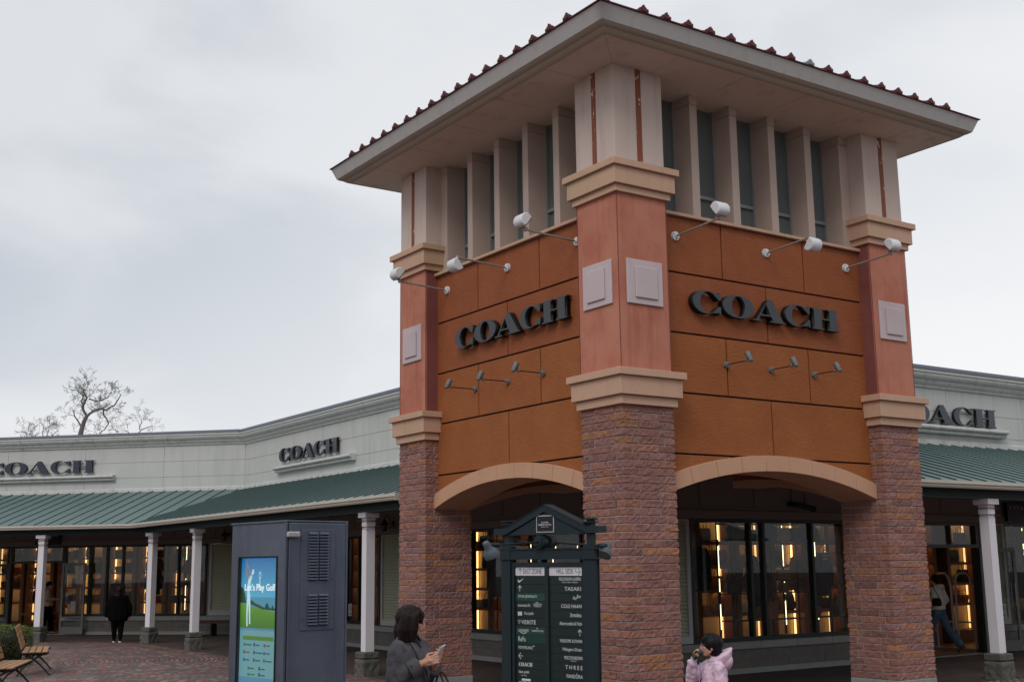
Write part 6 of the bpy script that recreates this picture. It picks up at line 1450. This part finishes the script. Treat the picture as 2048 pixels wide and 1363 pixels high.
for yy in (-1, 1):
    c = P(.100, yy * .030, .004); pts = [c + Rm @ (Vector((0, math.cos(a) * .021, math.sin(a) * .016)) * hs) for a in [2 * math.pi * i / 16 for i in range(17)]]; b.tube(pts, .0016, 6); b.tube([P(.098, yy * .050, .006), P(.04, yy * .077, .012), P(-.01, yy * .080, .006)], .0016, 6)
b.tube([P(.101, -.009, .006), P(.104, 0, .009), P(.101, .009, .006)], .0016, 6); b.build('glasses', pm('purple_rim', (.10, .06, .16), .3), girl)
b = MB()
for sg in (-1, 1): b.chain([(.0, sg * .06, .60), (.02, sg * .068, .34), (0, sg * .065, .10)], [.078, .06, .05], 14)
organic('trousers', b, pm('dark_trousers', (.03, .03, .04), .8), girl, .008, 3)
for sg in (-1, 1): shoe((.0, sg * .068, .042), .05 * sg, .85, M['white'], girl)
gx, gy = -.69, -2.10; yaw_g = camdir(-1, -.10)
girl.location = (gx, gy, 0); girl.rotation_euler = (0, 0, yaw_g)
Mg = Matrix.Translation((gx, gy, 0)) @ Matrix.Rotation(yaw_g, 4, 'Z')
cup = empty('drink_cup', Mg @ Vector((.17, .0, 1.1)), 0, 'dark drink cup with a yellow mark at the lips of the girl in pink', 'cup')
ca_ = Vector((.112, -.002, 1.098)); cb_ = Vector((.195, -.004, 1.045)); dv = (cb_ - ca_).normalized()
b = MB(Mg); b.cyl(ca_ + dv * .012, cb_, .033, .026, 24); cbod = b.build('cup_body', pm('cup_brown', (.03, .018, .012), .35), cup)
b = MB(Mg); b.cyl(ca_ - dv * .002, ca_ + dv * .012, .031, .035, 24); b.cyl(ca_ - dv * .012, ca_ - dv * .002, .022, .028, 24); b.build('cup_lid', pm('cup_lid', (.03, .05, .07), .3), cup)
b = MB(Mg); mq = (ca_ + cb_) / 2 + Vector((.0, .0282, .0)); b.cyl(mq, mq + Vector((0, .0035, 0)), .012, n=14); b.build('cup_mark', pm('cup_yellow', (.32, .22, .05), .5), cup)
# ---- person in black walking to the left shop
BKC = pm('black_cloth', (.0035, .0035, .004), .95, spec=.05); 
pb_ = empty('person', (0, 0, 0), 0, 'person all in black with white soled trainers seen from behind, walking past the left shop', 'person')
b = MB(); hcb = Vector((.01, 0, 1.40)); P, Rm = head_mb(b, hcb, .96, R(28)); b.cap((-.01, 0, 1.24), .055, (0, 0, 1.35), .052)
b.torso([(0, 0, .74, .12, .17), (0, 0, .95, .11, .15), (0, 0, 1.15, .11, .17), (0, 0, 1.25, .08, .14), (0, 0, 1.29, .05, .06)])
b.chain([(0, .19, 1.19), (-.01, .26, .93), (.03, .28, .72)], [.05, .04, .03]); b.chain([(0, -.19, 1.19), (-.01, -.27, .93), (.02, -.29, .72)], [.05, .04, .03])
hand(b, (.03, .28, .70), (.05, 0, -1), (.2, -1, 0), .95, (.3, .4, .4, .4), .3, side=1); hand(b, (.02, -.29, .70), (.05, 0, -1), (.2, 1, 0), .95, (.3, .4, .4, .4), .3, side=-1)
legs(b, (0, 0, .74), Vector((.06, .08, .42)), Vector((.09, .07, .08)), Vector((-.0, -.08, .42)), Vector((-.11, -.07, .09)))
organic('body', b, SK, pb_, .008, 3); face_bits(P, Rm, .96, pb_)
b = MB(); b.torso([(0, 0, .58, .17, .25), (0, 0, .70, .19, .29), (0, 0, .90, .175, .28), (0, 0, 1.10, .15, .25), (-.01, 0, 1.22, .12, .20), (-.01, 0, 1.28, .075, .10)], 26)
b.chain([(0, .19, 1.18), (-.01, .275, .95), (.03, .30, .74)], [.085, .085, .065], 14); b.chain([(0, -.19, 1.18), (-.01, -.285, .95), (.02, -.31, .74)], [.085, .085, .065], 14); organic('jacket', b, BKC, pb_, .012, 4, disp=[(.02, 8, 5)])
b = MB(); b.chain([(0, .08, .72), (.06, .085, .42), (.085, .072, .12)], [.125, .085, .055], 16); b.chain([(0, -.08, .72), (0, -.085, .42), (-.10, -.072, .12)], [.125, .085, .055], 16); organic('trousers', b, BKC, pb_, .012, 3)
b = MB(); b.ell(hcb + Vector((-.03, 0, .02)), (.115, .092, .105), 20, 14); b.chain([hcb + Vector((-.05, 0, -.02)), hcb + Vector((-.06, 0, -.13))], [.08, .07], 14); organic('hair', b, HR, pb_, .008, 3)
shoe((.09, .07, .045), 0, 1, BKC, pb_, sole=M['white']); shoe((-.11, -.07, .05), 0, 1, BKC, pb_, sole=M['white'])
pb_.location = (.976, 23.35, 0); pb_.rotation_euler = (0, 0, camdir(-.45, 1))
# ---- young woman striding into the right shop
jg = empty('person', (0, 0, 0), 0, 'young woman in a cream hoodie and blue jeans striding into the right shop', 'person')
JN = pm('blue_denim', (.065, .12, .19), .85, var=[(5, .4, .7, .5, (.10, .16, .24))], bump=[(200, .3, .002, I1)]); HD = pm('cream_fleece', (.66, .60, .54), .95, bump=[(120, .4, .004, I1)]); BT = pm('brown_boot', (.12, .065, .04), .85)
b = MB(); hcj = Vector((.05, 0, 1.53)); P, Rm = head_mb(b, hcj, .95, 0); b.cap((.01, 0, 1.36), .05, (.035, 0, 1.47), .048)
b.torso([(0, 0, .86, .10, .155), (.0, 0, 1.0, .09, .13), (.01, 0, 1.2, .10, .15), (.01, 0, 1.36, .075, .13), (.01, 0, 1.40, .045, .06)])
b.chain([(.01, .17, 1.33), (-.03, .235, 1.09), (.12, .22, .93)], [.045, .037, .027]); b.chain([(.01, -.17, 1.33), (-.05, -.225, 1.08), (.08, -.24, .92)], [.045, .037, .027])
hand(b, (.13, .22, .915), (.7, 0, -.7), (.1, -1, 0), .92, (.4, .5, .5, .5), .4, side=1); hand(b, (.09, -.24, .905), (.7, 0, -.7), (.1, 1, 0), .92, (.4, .5, .5, .5), .4, side=-1)
b.chain([(0, .08, .86), (.18, .08, .50), (.20, .075, .09)], [.082, .056, .04]); b.chain([(0, -.08, .86), (-.12, -.09, .50), (-.42, -.10, .16)], [.082, .056, .04])
organic('body', b, SK, jg, .007, 3); face_bits(P, Rm, .95, jg)
b = MB(); b.torso([(0, 0, .90, .135, .185), (0, 0, 1.0, .13, .18), (.005, 0, 1.18, .135, .19), (.005, 0, 1.33, .11, .17), (.005, 0, 1.39, .08, .11)], 24); b.ell((-.06, 0, 1.38), (.10, .12, .06), 16, 10)
b.chain([(.01, .165, 1.32), (-.03, .245, 1.10), (.10, .225, .96)], [.075, .072, .055], 14); b.chain([(.01, -.165, 1.32), (-.05, -.235, 1.10), (.06, -.245, .95)], [.075, .072, .055], 14); organic('hoodie', b, HD, jg, .009, 4, disp=[(.014, 12, 10)])
b = MB(); b.torso([(0, 0, .80, .12, .165), (0, 0, .93, .115, .16)], 20); b.chain([(0, .08, .84), (.17, .08, .50), (.19, .075, .14)], [.105, .082, .085], 16); b.chain([(0, -.08, .84), (-.13, -.09, .50), (-.38, -.10, .20)], [.105, .082, .09], 16); organic('jeans', b, JN, jg, .009, 3, disp=[(.012, 14, 10)])
b = MB(); b.ell(hcj + Vector((-.025, 0, .02)), (.108, .088, .10), 20, 14); b.chain([hcj + Vector((-.07, 0, -.02)), hcj + Vector((-.10, -.02, -.16)), hcj + Vector((-.13, -.035, -.36)), hcj + Vector((-.13, -.04, -.52))], [.065, .055, .045, .018], 12); organic('hair', b, HB, jg, .007, 3)
shoe((.21, .075, .05), 0, 1.1, BT, jg, boot=.05)
sb_ = MB(); sb_.cap((-.46, -.10, .13), .045, (-.35, -.10, .05), .036); sb_.cap((-.42, -.10, .17), .052, (-.38, -.10, .22), .05); organic('shoe', sb_, BT, jg, .007, 3)
jx, jy = 13.52, 5.9; yaw_j = camdir(-.62, .78); jg.location = (jx, jy, 0); jg.rotation_euler = (0, 0, yaw_j)
Mj = Matrix.Translation((jx, jy, 0)) @ Matrix.Rotation(yaw_j, 4, 'Z')
hb_ = empty('shoulder_bag', Mj @ Vector((-.12, .23, 1.1)), 0, 'black shoulder bag under the left arm of the woman in the cream hoodie', 'bag')
b = MB(Mj); b.torso([(-.12, .27, .98, .12, .045), (-.12, .27, 1.03, .15, .055), (-.12, .27, 1.12, .13, .05), (-.12, .27, 1.15, .08, .02)], 16); b.build('bag_body', BAGC[0], hb_)
b = MB(Mj); b.tube([(-.22, .27, 1.13), (-.13, .25, 1.28), (-.03, .22, 1.41), (.02, .24, 1.36), (-.02, .29, 1.26), (-.05, .28, 1.13)], .009, 6); b.build('strap', BAGC[0], hb_)
# ---- shopper with a backpack inside the left shop
ps = empty('person', (0, 0, 0), 0, 'shopper in a beige jacket and black trousers standing inside the left shop door', 'person')
b = MB(); hcp = Vector((.03, 0, 1.50)); P, Rm = head_mb(b, hcp, .96, R(30)); b.cap((0, 0, 1.34), .05, (.02, 0, 1.44), .05)
b.torso([(0, 0, .84, .11, .15), (0, 0, 1.1, .11, .15), (0, 0, 1.33, .08, .14), (0, 0, 1.38, .045, .06)]); b.chain([(0, .18, 1.3), (.0, .22, 1.05), (.2, .15, 1.05)], [.045, .04, .03]); b.chain([(0, -.18, 1.3), (.0, -.22, 1.05), (.2, -.15, 1.05)], [.045, .04, .03])
hand(b, (.21, .15, 1.05), (1, -.2, 0), (0, -.4, -1), .95, (.5, .5, .5, .5), .4, side=1); hand(b, (.21, -.15, 1.05), (1, .2, 0), (0, .4, -1), .95, (.5, .5, .5, .5), .4, side=-1)
legs(b, (0, 0, .84), Vector((.08, .09, .46)), Vector((.10, .09, .08)), Vector((-.05, -.09, .46)), Vector((-.16, -.09, .08))); organic('body', b, SK, ps, .008, 3); face_bits(P, Rm, .96, ps)
b = MB(); b.torso([(0, 0, .84, .155, .20), (0, 0, 1.1, .15, .20), (0, 0, 1.30, .12, .18), (0, 0, 1.38, .085, .11)], 24); b.ell((-.04, 0, 1.38), (.10, .11, .05), 16, 10); b.chain([(0, .18, 1.3), (.0, .23, 1.06), (.16, .16, 1.05)], [.08, .075, .055], 14); b.chain([(0, -.18, 1.3), (.0, -.23, 1.06), (.16, -.16, 1.05)], [.08, .075, .055], 14)
organic('jacket', b, pm('beige_jacket', (.42, .30, .19), .9), ps, .011, 4, disp=[(.015, 9, 8)])
b = MB(); b.chain([(0, .08, .82), (.08, .09, .46), (.09, .09, .10)], [.12, .085, .065], 14); b.chain([(0, -.08, .82), (-.05, -.09, .46), (-.15, -.09, .10)], [.12, .085, .065], 14); organic('trousers', b, BKC, ps, .011, 3)
b = MB(); b.ell(hcp + Vector((-.03, 0, .03)), (.108, .09, .10), 20, 14); organic('hair', b, HB, ps, .008, 3); shoe((.10, .09, .045), 0, 1, BKC, ps, sole=M['white']); shoe((-.16, -.09, .05), 0, 1, BKC, ps)
px_, py_, _ = F2.p(7.15, -1.15, 0); ps.location = (px_, py_, 0); yaw_p = math.atan2(F2.D.y * -.9 - F2.N.y * .4, F2.D.x * -.9 - F2.N.x * .4); ps.rotation_euler = (0, 0, yaw_p)
Mp = Matrix.Translation((px_, py_, 0)) @ Matrix.Rotation(yaw_p, 4, 'Z')
bk = empty('backpack', Mp @ Vector((-.2, 0, 1.15)), 0, 'dark round backpack on the back of the shopper in beige', 'bag')
b = MB(Mp); b.torso([(-.20, 0, .96, .07, .13), (-.22, 0, 1.05, .10, .16), (-.21, 0, 1.22, .09, .15), (-.19, 0, 1.32, .05, .09)], 20); b.build('bag_body', BAGC[0], bk)
for sg in (-1, 1): b = MB(Mp); b.tube([(-.15, sg * .09, 1.30), (-.02, sg * .11, 1.40), (.10, sg * .12, 1.30), (.12, sg * .14, 1.15), (.0, sg * .19, 1.02), (-.15, sg * .12, .99)], .013, 6); b.build('strap', BAGC[0], bk)
bpy.data.scenes.remove(TMP)
